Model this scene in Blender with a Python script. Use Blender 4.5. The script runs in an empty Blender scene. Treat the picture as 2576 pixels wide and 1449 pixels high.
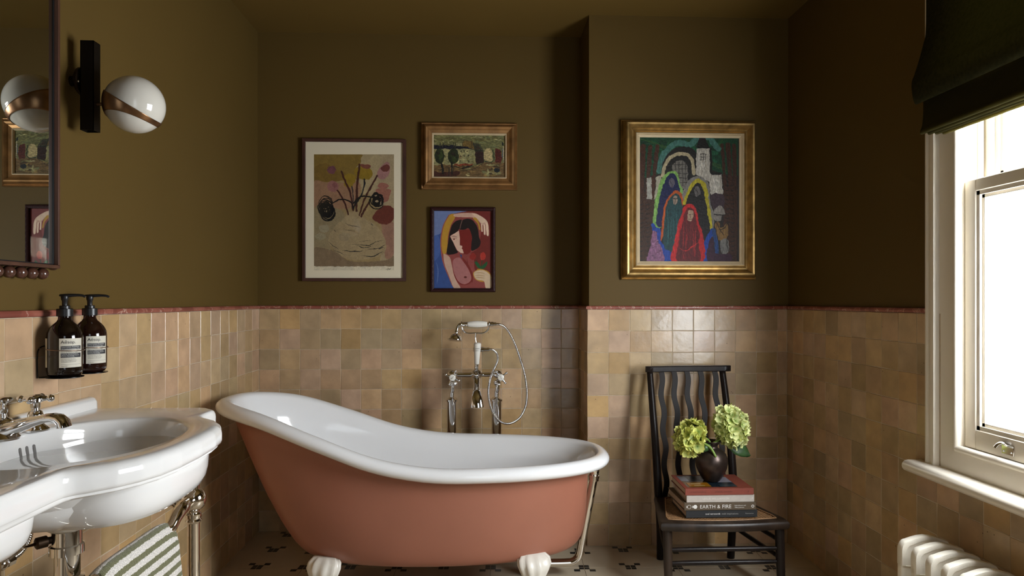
import bpy, bmesh, math, random
import numpy as np
from mathutils import Vector, Matrix, noise

# ------------------------------------------------------------------ camera, light, exposure
SC = bpy.context.scene
COL = SC.collection
F, CX, HY, TY, CH = 1717.33, 1288.0, 757.0, 0.0437, 1.14     # focal length (px of 2576), horizon, yaw, eye height
PSI = math.atan(TY); CP, SP = math.cos(PSI), math.sin(PSI)

cam_d = bpy.data.cameras.new('camera')
cam_d.sensor_width = 36.0
cam_d.lens = F / 2576 * 36.0
cam_d.shift_y = (HY - 724.5) / 2576
cam_d.clip_start = 0.02
cam = bpy.data.objects.new('camera', cam_d)
COL.objects.link(cam)
cam.location = (0, 0, CH)
cam.rotation_euler = (math.pi / 2, 0, -PSI)
SC.camera = cam

world = bpy.data.worlds.new('world'); SC.world = world
world.use_nodes = True
world.node_tree.nodes['Background'].inputs[0].default_value = (0.86, 0.93, 1.0, 1)
world.node_tree.nodes['Background'].inputs[1].default_value = 1.15
PANE_LOWER, PANE_UPPER = 15.0, 17.0                          # lit frosted window panes
SC.view_settings.view_transform = 'Standard'
SC.view_settings.look = 'None'
SC.view_settings.gamma = 1.0
SC.view_settings.exposure = 0.9
SC.view_settings.use_curve_mapping = False
cy = SC.cycles
cy.use_denoising = True
cy.max_bounces = 10; cy.diffuse_bounces = 6; cy.glossy_bounces = 5; cy.transmission_bounces = 6
cy.caustics_reflective = False; cy.caustics_refractive = False
cy.sample_clamp_indirect = 6.0

# ------------------------------------------------------------------ room dimensions (tile faces)
XL, XR, YB, YF, XC = -1.102, 1.434, 3.427, 3.155, 0.488       # left, right, alcove back, chimney front, chimney side
TT = 0.010                                                    # tile thickness over the plaster
ZD, ZC = 1.10, 2.473                                          # top of tiling, ceiling
YN = -1.45                                                    # wall behind the camera
rnd = random.Random(7)

# ------------------------------------------------------------------ helpers
def _ray(px):
    u = (px - CX) / F
    return u * CP + SP, -u * SP + CP
def onY(px, py, Y):
    a, b = _ray(px); d = Y / b
    return Vector((a * d, Y, CH - (py - HY) * d / F))
def onX(px, py, X):
    a, b = _ray(px); d = X / a
    return Vector((X, b * d, CH - (py - HY) * d / F))
def onZ(px, py, Z):
    d = (CH - Z) * F / (py - HY); a, b = _ray(px)
    return Vector((a * d, b * d, Z))

def lin(c):
    if isinstance(c, str):
        c = c.lstrip('#'); c = [int(c[i:i + 2], 16) / 255 for i in (0, 2, 4)]
    return tuple(x / 12.92 if x <= 0.04045 else ((x + 0.055) / 1.055) ** 2.4 for x in c)

MATS = {}
def mat(name, color=(.8, .8, .8), rough=.5, metal=0.0, coat=0.0, noise_s=0, noise_a=0.0, bump=0.0, bump_s=60, ior=None,
        emit=None, emit_s=0, stretch=None, trans=0.0, sheen=0.0, spec=None, sss=0):
    if name in MATS: return MATS[name]
    m = bpy.data.materials.new(name); m.use_nodes = True
    nt = m.node_tree; p = nt.nodes['Principled BSDF']; L = nt.links
    c = lin(color) if isinstance(color, str) else color
    p.inputs['Base Color'].default_value = (*c, 1)
    p.inputs['Roughness'].default_value = rough
    p.inputs['Metallic'].default_value = metal
    p.inputs['Coat Weight'].default_value = coat
    p.inputs['Coat Roughness'].default_value = .08
    p.inputs['Transmission Weight'].default_value = trans
    p.inputs['Sheen Weight'].default_value = sheen
    if spec is not None: p.inputs['Specular IOR Level'].default_value = spec
    if ior: p.inputs['IOR'].default_value = ior
    if emit:
        p.inputs['Emission Color'].default_value = (*emit, 1); p.inputs['Emission Strength'].default_value = emit_s
    tc = None
    if noise_s or bump:
        tc = nt.nodes.new('ShaderNodeTexCoord'); mp = nt.nodes.new('ShaderNodeMapping')
        L.new(tc.outputs['Object'], mp.inputs[0])
        if stretch: mp.inputs['Scale'].default_value = stretch
    if noise_s:
        n = nt.nodes.new('ShaderNodeTexNoise'); n.inputs['Scale'].default_value = noise_s; n.inputs['Detail'].default_value = 5
        L.new(mp.outputs[0], n.inputs['Vector'])
        mr = nt.nodes.new('ShaderNodeMapRange')
        mr.inputs[1].default_value = .3; mr.inputs[2].default_value = .7
        mr.inputs[3].default_value = 1 - noise_a; mr.inputs[4].default_value = 1 + noise_a
        L.new(n.outputs[0], mr.inputs[0])
        mx = nt.nodes.new('ShaderNodeVectorMath'); mx.operation = 'SCALE'
        mx.inputs[0].default_value = c
        L.new(mr.outputs[0], mx.inputs['Scale']); L.new(mx.outputs[0], p.inputs['Base Color'])
    if bump:
        n2 = nt.nodes.new('ShaderNodeTexNoise'); n2.inputs['Scale'].default_value = bump_s; n2.inputs['Detail'].default_value = 3
        L.new(mp.outputs[0], n2.inputs['Vector'])
        b = nt.nodes.new('ShaderNodeBump'); b.inputs['Strength'].default_value = bump; b.inputs['Distance'].default_value = .004
        L.new(n2.outputs[0], b.inputs['Height']); L.new(b.outputs[0], p.inputs['Normal'])
    MATS[name] = m
    return m

WL = {}                                   # world position of every object's origin
def tag(o, label=None, cat=None, group=None, kind=None):
    if label: o['label'] = label
    if cat: o['category'] = cat
    if group: o['group'] = group
    if kind: o['kind'] = kind
    return o
def thing(name, loc, label, cat, group=None):
    o = bpy.data.objects.new(name, None); COL.objects.link(o)
    o.empty_display_size = .05
    o.location = loc; WL[o] = Vector(loc)
    return tag(o, label, cat, group)
def link(name, me, loc, parent=None):
    o = bpy.data.objects.new(name, me); COL.objects.link(o)
    loc = Vector(loc); WL[o] = loc
    if parent:
        o.parent = parent; o.location = loc - WL[parent]
    else:
        o.location = loc
    return o
def finish(me, smooth):
    if smooth:
        for p in me.polygons: p.use_smooth = True
        if smooth is not True:
            me.set_sharp_from_angle(angle=math.radians(smooth))
def add(name, geo, m, parent=None, smooth=False, origin=None, recalc=True):
    """geo: (verts, faces) in world space, or a bmesh. Origin goes to the middle of its box."""
    if isinstance(geo, bmesh.types.BMesh):
        bm = geo
    else:
        bm = bmesh.new()
        vs = [bm.verts.new(v) for v in geo[0]]
        for f in geo[1]:
            try: bm.faces.new([vs[i] for i in f])
            except ValueError: pass
    if recalc: bmesh.ops.recalc_face_normals(bm, faces=bm.faces)
    lo = Vector((min(v.co[i] for v in bm.verts) for i in range(3))); hi = Vector((max(v.co[i] for v in bm.verts) for i in range(3)))
    c = Vector(origin) if origin is not None else (lo + hi) / 2
    for v in bm.verts: v.co -= c
    me = bpy.data.meshes.new(name); bm.to_mesh(me); bm.free()
    ms = m if isinstance(m, (list, tuple)) else [m]
    for k in ms: me.materials.append(k)
    finish(me, smooth)
    return link(name, me, c, parent)
def bm_box(x0, x1, y0, y1, z0, z1, bev=0, seg=2, bm=None):
    b = bmesh.new()
    r = bmesh.ops.create_cube(b, size=1)
    for v in r['verts']:
        v.co = Vector(((x0 + x1) / 2 + v.co.x * (x1 - x0), (y0 + y1) / 2 + v.co.y * (y1 - y0), (z0 + z1) / 2 + v.co.z * (z1 - z0)))
    if bev: bmesh.ops.bevel(b, geom=b.edges[:], offset=bev, segments=seg, profile=.5, affect='EDGES')
    return b
def box(name, x0, x1, y0, y1, z0, z1, m, parent=None, bev=0, seg=2):
    return add(name, bm_box(x0, x1, y0, y1, z0, z1, bev, seg), m, parent, smooth=(35 if bev else False))
def merge(*bms):
    out = bmesh.new()
    for b in bms:
        if isinstance(b, bmesh.types.BMesh):
            me = bpy.data.meshes.new('tmp'); b.to_mesh(me); b.free(); out.from_mesh(me); bpy.data.meshes.remove(me)
        else:
            off = len(out.verts)
            vs = [out.verts.new(v) for v in b[0]]
            for f in b[1]:
                try: out.faces.new([vs[i] for i in f])
                except ValueError: pass
    return out
def frame_from(z, up=Vector((0, 0, 1))):
    z = Vector(z).normalized()
    if abs(z.dot(up)) > .99: up = Vector((1, 0, 0)) if abs(z.x) < .9 else Vector((0, 1, 0))
    x = up.cross(z).normalized(); y = z.cross(x)
    return x, y, z
def lathe(profile, origin=(0, 0, 0), axis=(0, 0, 1), seg=28, sx=1, sy=1, flute=None):
    """profile [(r, h)...]; caps where r is 0."""
    x, y, z = frame_from(axis); o = Vector(origin)
    vs, fs = [], []
    for r, h in profile:
        for k in range(seg):
            a = 2 * math.pi * k / seg
            rr = r * (flute(a, h) if flute else 1)
            vs.append(o + x * (rr * sx * math.cos(a)) + y * (rr * sy * math.sin(a)) + z * h)
    n = len(profile)
    for i in range(n - 1):
        for k in range(seg):
            k2 = (k + 1) % seg
            fs.append((i * seg + k, i * seg + k2, (i + 1) * seg + k2, (i + 1) * seg + k))
    fs.append(tuple(range(seg))[::-1]); fs.append(tuple((n - 1) * seg + k for k in range(seg)))
    return vs, fs
def catmull(pts, n=8, closed=False):
    pts = [Vector(p) for p in pts]; out = []
    m = len(pts)
    rng = range(m) if closed else range(m - 1)
    for i in rng:
        if closed: p0, p1, p2, p3 = pts[i - 1], pts[i], pts[(i + 1) % m], pts[(i + 2) % m]
        else: p0, p1, p2, p3 = pts[max(i - 1, 0)], pts[i], pts[i + 1], pts[min(i + 2, m - 1)]
        for k in range(n):
            t = k / n
            out.append(.5 * ((2 * p1) + (p2 - p0) * t + (2 * p0 - 5 * p1 + 4 * p2 - p3) * t * t + (3 * p1 - p0 - 3 * p2 + p3) * t ** 3))
    if not closed: out.append(pts[-1])
    return out
def resample(pts, step):
    out = [pts[0].copy()]; acc = 0
    for a, b in zip(pts, pts[1:]):
        L = (b - a).length
        while L > 0 and acc + L >= step:
            t = (step - acc) / L; a = a.lerp(b, t); out.append(a.copy()); L = (b - a).length; acc = 0
        acc += L
    if (out[-1] - pts[-1]).length > step * .3: out.append(pts[-1].copy())
    return out
def tube(path, rad, seg=14, smooth=0, closed=False, flat=None, up0=None):
    path = [Vector(p) for p in path]
    if smooth: path = catmull(path, smooth, closed)
    n = len(path)
    def R(i):
        if callable(rad): return rad(i / max(n - 1, 1), i)
        if isinstance(rad, (list, tuple)):
            t = i / max(n - 1, 1) * (len(rad) - 1); k = min(int(t), len(rad) - 2); return rad[k] + (rad[k + 1] - rad[k]) * (t - k)
        return rad
    vs, fs = [], []
    px = None
    for i in range(n):
        if closed: t = path[(i + 1) % n] - path[i - 1]
        else: t = path[min(i + 1, n - 1)] - path[max(i - 1, 0)]
        t = t.normalized()
        if px is None: x, y, _ = frame_from(t, Vector(up0) if up0 else Vector((0, 0, 1)))
        else:
            x = (px - t * px.dot(t)).normalized(); y = t.cross(x)
        px = x
        r = R(i)
        for k in range(seg):
            a = 2 * math.pi * k / seg
            vs.append(path[i] + x * (r * math.cos(a) * (flat[0] if flat else 1)) + y * (r * math.sin(a) * (flat[1] if flat else 1)))
    for i in range(n if closed else n - 1):
        j = (i + 1) % n
        for k in range(seg):
            k2 = (k + 1) % seg
            fs.append((i * seg + k, i * seg + k2, j * seg + k2, j * seg + k))
    if not closed:
        fs.append(tuple(range(seg))[::-1]); fs.append(tuple((n - 1) * seg + k for k in range(seg)))
    return vs, fs
def loft(rings, close_ends=True):
    n = len(rings[0]); vs = [Vector(p) for r in rings for p in r]; fs = []
    for i in range(len(rings) - 1):
        for k in range(n):
            k2 = (k + 1) % n
            fs.append((i * n + k, i * n + k2, (i + 1) * n + k2, (i + 1) * n + k))
    if close_ends:
        fs.append(tuple(range(n))[::-1]); fs.append(tuple((len(rings) - 1) * n + k for k in range(n)))
    return vs, fs
def ball(c, r, seg=16, ring=10, s=(1, 1, 1)):
    c = Vector(c); vs, fs = [], []
    for i in range(1, ring):
        ph = math.pi * i / ring
        for k in range(seg):
            a = 2 * math.pi * k / seg
            vs.append(c + Vector((s[0] * r * math.sin(ph) * math.cos(a), s[1] * r * math.sin(ph) * math.sin(a), s[2] * r * math.cos(ph))))
    t = len(vs); vs += [c + Vector((0, 0, s[2] * r)), c - Vector((0, 0, s[2] * r))]
    for i in range(ring - 2):
        for k in range(seg):
            k2 = (k + 1) % seg
            fs.append((i * seg + k, (i + 1) * seg + k, (i + 1) * seg + k2, i * seg + k2))
    for k in range(seg):
        k2 = (k + 1) % seg
        fs.append((t, k, k2)); fs.append((t + 1, (ring - 2) * seg + k2, (ring - 2) * seg + k))
    return vs, fs
def interp(tab, x):
    if x <= tab[0][0]: return tab[0][1]
    for (a, b), (c, d) in zip(tab, tab[1:]):
        if x <= c: return b + (d - b) * (x - a) / (c - a)
    return tab[-1][1]
def smooth_interp(tab, x):
    """monotone-ish cubic through a table"""
    if x <= tab[0][0]: return tab[0][1]
    if x >= tab[-1][0]: return tab[-1][1]
    n = len(tab)
    for i in range(n - 1):
        if x <= tab[i + 1][0]:
            x0, y0 = tab[i]; x1, y1 = tab[i + 1]; h = x1 - x0; t = (x - x0) / h
            def sl(j):
                if j == 0 or j == n - 1: return 0
                return (tab[j + 1][1] - tab[j - 1][1]) / (tab[j + 1][0] - tab[j - 1][0])
            m0, m1 = sl(i) * h, sl(i + 1) * h
            return (2 * t ** 3 - 3 * t * t + 1) * y0 + (t ** 3 - 2 * t * t + t) * m0 + (-2 * t ** 3 + 3 * t * t) * y1 + (t ** 3 - t * t) * m1
def text_geo(s, size, align='LEFT', shear=0.0, spacing=1.0, sx=1.0):
    cu = bpy.data.curves.new('t', 'FONT'); cu.body = s; cu.size = size; cu.align_x = align; cu.shear = shear; cu.space_character = spacing
    cu.resolution_u = 3
    o = bpy.data.objects.new('t', cu)
    me = bpy.data.meshes.new_from_object(o)
    vs = [Vector((v.co.x * sx, v.co.y, 0)) for v in me.vertices]; fs = [tuple(p.vertices) for p in me.polygons]
    bpy.data.objects.remove(o); bpy.data.curves.remove(cu); bpy.data.meshes.remove(me)
    return vs, fs
def place(geo, fn): return [fn(v) for v in geo[0]], geo[1]

# ------------------------------------------------------------------ materials
M_wall = mat('olive_paint', (0.104, 0.0635, 0.0150), rough=.6, noise_s=1.5, noise_a=.05, bump=.03, bump_s=220, spec=.2)
M_ceil = mat('olive_ceiling_paint', (0.150, 0.092, 0.0225), rough=.6, noise_s=1.5, noise_a=.05, spec=.2)
M_grout = mat('beige_grout', (0.50, 0.40, 0.28), rough=.85, noise_s=60, noise_a=.12)
M_rail = mat('red_marble', (0.26, 0.075, 0.05), rough=.3)
M_white = mat('white_enamel', (0.80, 0.80, 0.80), rough=.08, coat=.4)
M_ceram = mat('white_ceramic', (0.80, 0.79, 0.77), rough=.06, coat=.5)
M_terra = mat('terracotta_paint', (0.33, 0.128, 0.080), rough=.34, noise_s=6, noise_a=.04, bump=.015, bump_s=120)
M_chrome = mat('chrome', (0.80, 0.80, 0.80), rough=.06, metal=1)
M_nickel = mat('polished_nickel', (0.78, 0.73, 0.66), rough=.07, metal=1)
M_gloss = mat('window_paint', (0.82, 0.76, 0.65), rough=.3, bump=.01, bump_s=90)
M_black = mat('black_plastic', (0.008, 0.008, 0.009), rough=.35)
M_ebony = mat('ebonised_wood', (0.013, 0.009, 0.0075), rough=.3, spec=.16, noise_s=14, noise_a=.55, bump=.05, bump_s=80, stretch=(1, 1, .15))
M_slat = mat('satin_ebonised_wood', (0.012, 0.0085, 0.007), rough=.48, spec=.15, noise_s=14, noise_a=.5, stretch=(1, 1, .15))
M_worn = mat('worn_ebonised_wood', (0.024, 0.015, 0.010), rough=.36, spec=.35, noise_s=18, noise_a=.7, bump=.06, bump_s=90, stretch=(1, 1, .2))
M_walnut = mat('walnut', (0.080, 0.034, 0.020), rough=.42, noise_s=20, noise_a=.45, stretch=(1, 1, .1))
M_bobbin = mat('polished_walnut', (0.075, 0.030, 0.018), rough=.22, noise_s=30, noise_a=.4, coat=.4)
M_bronze = mat('dark_bronze', (0.050, 0.033, 0.022), rough=.4, metal=1)
M_brass = mat('aged_brass', (0.30, 0.165, 0.085), rough=.3, metal=1, noise_s=25, noise_a=.25)
M_opal = mat('opal_glass', (0.66, 0.63, 0.56), rough=.07, coat=.5)
M_porc = mat('porcelain', (0.78, 0.75, 0.68), rough=.12)
M_ink = mat('black_ink', (0.02, 0.02, 0.022), rough=.6)
M_whiteink = mat('white_ink', (0.72, 0.70, 0.66), rough=.6)
M_greyink = mat('grey_ink', (0.30, 0.29, 0.27), rough=.6)
M_iron = mat('cream_iron', (0.80, 0.75, 0.64), rough=.38, bump=.12, bump_s=240)
M_gilt = mat('gilt', (0.36, 0.225, 0.075), rough=.38, metal=.7, noise_s=26, noise_a=.35, bump=.05, bump_s=120)
M_gilt2 = mat('brown_gilt', (0.30, 0.155, 0.055), rough=.40, metal=.6, noise_s=18, noise_a=.35, bump=.05, bump_s=120)
M_liner = mat('cream_liner', (0.56, 0.44, 0.27), rough=.55, noise_s=20, noise_a=.08)
M_silk = mat('dark_slot', (0.02, 0.02, 0.02), rough=.5)

def glass_mat(name, tint=(1, 1, 1)):
    m = bpy.data.materials.new(name); m.use_nodes = True; nt = m.node_tree
    nt.nodes.remove(nt.nodes['Principled BSDF']); out = nt.nodes['Material Output']
    tr = nt.nodes.new('ShaderNodeBsdfTransparent'); tr.inputs[0].default_value = (*tint, 1)
    gl = nt.nodes.new('ShaderNodeBsdfGlossy'); gl.inputs['Roughness'].default_value = .02
    ge = nt.nodes.new('ShaderNodeNewGeometry'); dt = nt.nodes.new('ShaderNodeVectorMath'); dt.operation = 'DOT_PRODUCT'
    nt.links.new(ge.outputs['Normal'], dt.inputs[0]); nt.links.new(ge.outputs['Incoming'], dt.inputs[1])
    ab = nt.nodes.new('ShaderNodeMath'); ab.operation = 'ABSOLUTE'; nt.links.new(dt.outputs['Value'], ab.inputs[0])
    om = nt.nodes.new('ShaderNodeMath'); om.operation = 'SUBTRACT'; om.inputs[0].default_value = 1; nt.links.new(ab.outputs[0], om.inputs[1])
    pw = nt.nodes.new('ShaderNodeMath'); pw.operation = 'POWER'; pw.inputs[1].default_value = 5; nt.links.new(om.outputs[0], pw.inputs[0])
    fr = nt.nodes.new('ShaderNodeMath'); fr.operation = 'MULTIPLY_ADD'; fr.inputs[1].default_value = .96; fr.inputs[2].default_value = .035; nt.links.new(pw.outputs[0], fr.inputs[0])
    mx = nt.nodes.new('ShaderNodeMixShader')
    nt.links.new(fr.outputs[0], mx.inputs[0]); nt.links.new(tr.outputs[0], mx.inputs[1]); nt.links.new(gl.outputs[0], mx.inputs[2])
    nt.links.new(mx.outputs[0], out.inputs[0])
    return m
M_glass = glass_mat('picture_glass')

def tile_mat(name, stops, rough=.24):
    m = bpy.data.materials.new(name); m.use_nodes = True; nt = m.node_tree; p = nt.nodes['Principled BSDF']; L = nt.links
    oi = nt.nodes.new('ShaderNodeObjectInfo')
    cr = nt.nodes.new('ShaderNodeValToRGB'); cr.color_ramp.interpolation = 'LINEAR'
    els = cr.color_ramp.elements
    for i, (pos, c) in enumerate(stops):
        e = els[i] if i < 2 else els.new(pos)
        e.position = pos; e.color = (*lin(c), 1)
    L.new(oi.outputs['Random'], cr.inputs[0])
    tc = nt.nodes.new('ShaderNodeTexCoord')
    ad = nt.nodes.new('ShaderNodeVectorMath'); ad.operation = 'MULTIPLY_ADD'
    L.new(oi.outputs['Location'], ad.inputs[0]); ad.inputs[1].default_value = (7.3, 7.3, 7.3); L.new(tc.outputs['Object'], ad.inputs[2])
    n = nt.nodes.new('ShaderNodeTexNoise'); n.inputs['Scale'].default_value = 14; n.inputs['Detail'].default_value = 6
    L.new(ad.outputs[0], n.inputs['Vector'])
    mr = nt.nodes.new('ShaderNodeMapRange'); mr.inputs[1].default_value = .3; mr.inputs[2].default_value = .7; mr.inputs[3].default_value = .86; mr.inputs[4].default_value = 1.14
    L.new(n.outputs[0], mr.inputs[0])
    sc = nt.nodes.new('ShaderNodeVectorMath'); sc.operation = 'SCALE'
    h1 = nt.nodes.new('ShaderNodeMath'); h1.operation = 'MULTIPLY'; h1.inputs[1].default_value = 17.31; L.new(oi.outputs['Random'], h1.inputs[0])
    h2 = nt.nodes.new('ShaderNodeMath'); h2.operation = 'FRACT'; L.new(h1.outputs[0], h2.inputs[0])
    h3 = nt.nodes.new('ShaderNodeMapRange'); h3.inputs[3].default_value = .82; h3.inputs[4].default_value = 1.12; L.new(h2.outputs[0], h3.inputs[0])
    h4 = nt.nodes.new('ShaderNodeMath'); h4.operation = 'MULTIPLY'; L.new(h3.outputs[0], h4.inputs[0]); L.new(mr.outputs[0], h4.inputs[1])
    L.new(cr.outputs[0], sc.inputs[0]); L.new(h4.outputs[0], sc.inputs['Scale'])
    # small dark pits
    v = nt.nodes.new('ShaderNodeTexVoronoi'); v.inputs['Scale'].default_value = 38; L.new(ad.outputs[0], v.inputs['Vector'])
    wn = nt.nodes.new('ShaderNodeTexNoise'); wn.inputs['Scale'].default_value = 9; L.new(ad.outputs[0], wn.inputs['Vector'])
    lt = nt.nodes.new('ShaderNodeMath'); lt.operation = 'LESS_THAN'; lt.inputs[1].default_value = .085; L.new(v.outputs['Distance'], lt.inputs[0])
    gt = nt.nodes.new('ShaderNodeMath'); gt.operation = 'GREATER_THAN'; gt.inputs[1].default_value = .60; L.new(wn.outputs[0], gt.inputs[0])
    mu = nt.nodes.new('ShaderNodeMath'); mu.operation = 'MULTIPLY'; L.new(lt.outputs[0], mu.inputs[0]); L.new(gt.outputs[0], mu.inputs[1])
    mu2 = nt.nodes.new('ShaderNodeMath'); mu2.operation = 'MULTIPLY'; mu2.inputs[1].default_value = .65; L.new(mu.outputs[0], mu2.inputs[0])
    mx = nt.nodes.new('ShaderNodeMix'); mx.data_type = 'RGBA'; L.new(mu2.outputs[0], mx.inputs[0]); L.new(sc.outputs[0], mx.inputs[6]); mx.inputs[7].default_value = (.05, .03, .015, 1)
    L.new(mx.outputs[2], p.inputs['Base Color'])
    p.inputs['Roughness'].default_value = rough
    n3 = nt.nodes.new('ShaderNodeTexNoise'); n3.inputs['Scale'].default_value = 26; n3.inputs['Detail'].default_value = 4; L.new(ad.outputs[0], n3.inputs['Vector'])
    b = nt.nodes.new('ShaderNodeBump'); b.inputs['Strength'].default_value = .35; b.inputs['Distance'].default_value = .003
    L.new(n3.outputs[0], b.inputs['Height']); L.new(b.outputs[0], p.inputs['Normal'])
    return m
M_tile = tile_mat('zellige', [(0.0, '#b89b70'), (.12, '#b0956c'), (.25, '#bf9c7e'), (.38, '#b39c78'), (.5, '#c3a07a'), (.62, '#a8926c'), (.74, '#bea086'), (.86, '#bb9968'), (1.0, '#b09a78')])
M_ftile = mat('cream_floor_tile', (0.50, 0.42, 0.30), rough=.35, noise_s=5, noise_a=.05)
M_fdark = mat('black_mosaic', (0.010, 0.012, 0.013), rough=.3)
M_fgrout = mat('floor_grout', (0.30, 0.24, 0.165), rough=.9)
def marble_rail():
    nt = M_rail.node_tree; p = nt.nodes['Principled BSDF']; L = nt.links
    tc = nt.nodes.new('ShaderNodeTexCoord'); n = nt.nodes.new('ShaderNodeTexNoise'); n.inputs['Scale'].default_value = 9; n.inputs['Detail'].default_value = 6; n.inputs['Distortion'].default_value = 1.6
    L.new(tc.outputs['Object'], n.inputs['Vector'])
    cr = nt.nodes.new('ShaderNodeValToRGB'); e = cr.color_ramp.elements
    e[0].position = .36; e[0].color = (.20, .055, .038, 1); e[1].position = .62; e[1].color = (.33, .11, .075, 1)
    x = e.new(.495); x.color = (.28, .08, .055, 1); y = e.new(.505); y.color = (.60, .42, .33, 1); z = e.new(.517); z.color = (.28, .08, .055, 1)
    L.new(n.outputs[0], cr.inputs[0]); L.new(cr.outputs[0], p.inputs['Base Color'])
marble_rail()

# ------------------------------------------------------------------ room shell
def struct(name, geo, m, smooth=False):
    o = add(name, geo, m, None, smooth); o['kind'] = 'structure'; return o
pl = XL - TT; pr = XR + TT; pb = YB + TT; pf = YF + TT; pc = XC + TT     # plaster faces
WY0, WY1, WZ0, WZ1 = 0.985, 2.075, 0.640, 2.30                           # window opening in the right wall
floor = struct('floor', bm_box(pl - .1, pr + .1, YN - .1, pb + .1, -.10, -.004), M_fgrout)
struct('ceiling', bm_box(pl - .1, pr + .1, YN - .1, pb + .1, ZC, ZC + .1), M_ceil)
wall_left = struct('wall_left', bm_box(pl - .1, pl, YN, pb + .1, -.004, ZC), M_wall)
wall_back = struct('wall_back', bm_box(pl, pc, pb, pb + .1, -.004, ZC), M_wall)
wall_chim = struct('wall_chimney', bm_box(pc, pr, pf, pb + .1, -.004, ZC), M_wall)
wall_right = struct('wall_right', merge(bm_box(pr, pr + .16, WY1, pb + .1, -.004, ZC), bm_box(pr, pr + .16, YN, WY0, -.004, ZC),
                                        bm_box(pr, pr + .16, WY0, WY1, -.004, WZ0), bm_box(pr, pr + .16, WY0, WY1, WZ1, ZC)), M_wall)
DX0, DX1, DZ = .40, 1.24, 2.04                           # unseen doorway added behind the camera to let in fill light
struct('wall_front', merge(bm_box(pl - .1, DX0, YN - .1, YN, -.004, ZC), bm_box(DX1, pr + .16, YN - .1, YN, -.004, ZC), bm_box(DX0, DX1, YN - .1, YN, DZ, ZC)), M_wall)
added_doorway = struct('added_doorway_1', merge(bm_box(DX0 - .07, DX0 + .02, YN, YN + .02, 0, DZ), bm_box(DX1 - .02, DX1 + .07, YN, YN + .02, 0, DZ), bm_box(DX0 - .07, DX1 + .07, YN, YN + .02, DZ, DZ + .09)), M_gloss)

# wall tiles: slightly uneven hand-made squares
def tile_mesh(seed, t=TT - .0022, P=.1, gap=.0010, g2=.0012):
    r = random.Random(seed); h = P / 2 - gap
    j = lambda a: r.uniform(-a, a)
    base = [(-h, -h), (h, -h), (h, h), (-h, h)]
    base = [(x + j(.0013), y + j(.0013)) for x, y in base]
    tz = [t + j(.0008) for _ in range(4)]
    vs = [(x, y, 0) for x, y in base] + [(x, y, z - .0012) for (x, y), z in zip(base, tz)] + \
         [(x * (1 - g2 / h), y * (1 - g2 / h), z) for (x, y), z in zip(base, tz)]
    fs = [(8, 9, 10, 11)]
    for k in range(4):
        k2 = (k + 1) % 4
        fs += [(k, k2, 4 + k2, 4 + k), (4 + k, 4 + k2, 8 + k2, 8 + k)]
    me = bpy.data.meshes.new('tile'); me.from_pydata(vs, [], fs); me.materials.append(M_tile); me.update()
    return me
TILES = [tile_mesh(i) for i in range(14)]
def tile_wall(wall, origin, u, nrm, length, skip=None, rows=11, first=.1):
    """origin: floor corner on the plaster plane; u along the wall, nrm out of it."""
    u, nrm = Vector(u), Vector(nrm); z = Vector((0, 0, 1)); o0 = Vector(origin)
    R = Matrix((u, z, nrm)).transposed()
    if R.determinant() < 0: R = Matrix((-u, z, nrm)).transposed()
    q = R.to_quaternion()
    s, n = 0.0, 0
    while s < length - .006:
        w = min(first if n == 0 else .1, length - s)
        for r in range(rows):
            c = o0 + u * (s + w / 2) + z * (r * .1 + .05) + nrm * .0022
            if skip and skip(c): continue
            o = link('tile', TILES[rnd.randrange(len(TILES))], c, wall)
            o.rotation_mode = 'QUATERNION'; o.rotation_quaternion = q
            o.scale = ((w - .0022) / .0978 if w < .099 else 1, 1, 1)
        s += w; n += 1
def grout(wall, x0, x1, y0, y1, z0=-.004, z1=ZD): box('grout_bed', x0, x1, y0, y1, z0, z1, M_grout, wall)
g = TT - .0013
grout(wall_left, pl, pl + g, YN, YB + .0013); tile_wall(wall_left, (pl, YB, 0), (0, -1, 0), (1, 0, 0), 2.5)
grout(wall_back, XL - .0013, pc, pb - g, pb); tile_wall(wall_back, (XL, pb, 0), (1, 0, 0), (0, -1, 0), XC - XL)
grout(wall_chim, pc - g, XR + .0013, pf - g, pb); tile_wall(wall_chim, (XC, pf, 0), (1, 0, 0), (0, -1, 0), XR - XC)
tile_wall(wall_chim, (pc, YB, 0), (0, -1, 0), (-1, 0, 0), YB - YF, first=.072)
grout(wall_right, pr - g, pr, 2.08, YF + .0013); box('grout_bed', pr - g, pr, YN, 2.08, -.004, .60, M_grout, wall_right)
tile_wall(wall_right, (pr, YF, 0), (0, -1, 0), (-1, 0, 0), 1.9, skip=lambda c: c.y < 2.13 and c.z > .6, first=.06)

# red marble pencil rail on top of the tiling
def rail(n, p0, p1, nrm, m0=0, m1=0):
    p0, p1, nrm = Vector(p0), Vector(p1), Vector(nrm); d = (p1 - p0).normalized()
    prof = [(0, 0), (.013, 0), (.0155, .004), (.0155, .010), (.012, .015), (.006, .0165), (0, .0165)]
    rings = [[p + nrm * a + d * (a * m) + Vector((0, 0, ZD + .001 + b)) for a, b in prof] for p, m in ((p0, m0), (p1, m1))]
    o = add('trim_%d' % n, loft(rings), M_rail, None, 40); o['kind'] = 'structure'
rail(1, (pl, YN, 0), (pl, pb, 0), (1, 0, 0), 0, -1)
rail(2, (pl, pb, 0), (pc, pb, 0), (0, -1, 0), 1, -1)
rail(3, (pc, pb, 0), (pc, pf, 0), (-1, 0, 0), 1, 1)
rail(4, (pc, pf, 0), (pr, pf, 0), (0, -1, 0), -1, -1)
rail(5, (pr, pf, 0), (pr, 2.137, 0), (-1, 0, 0), 1, 0)

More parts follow.
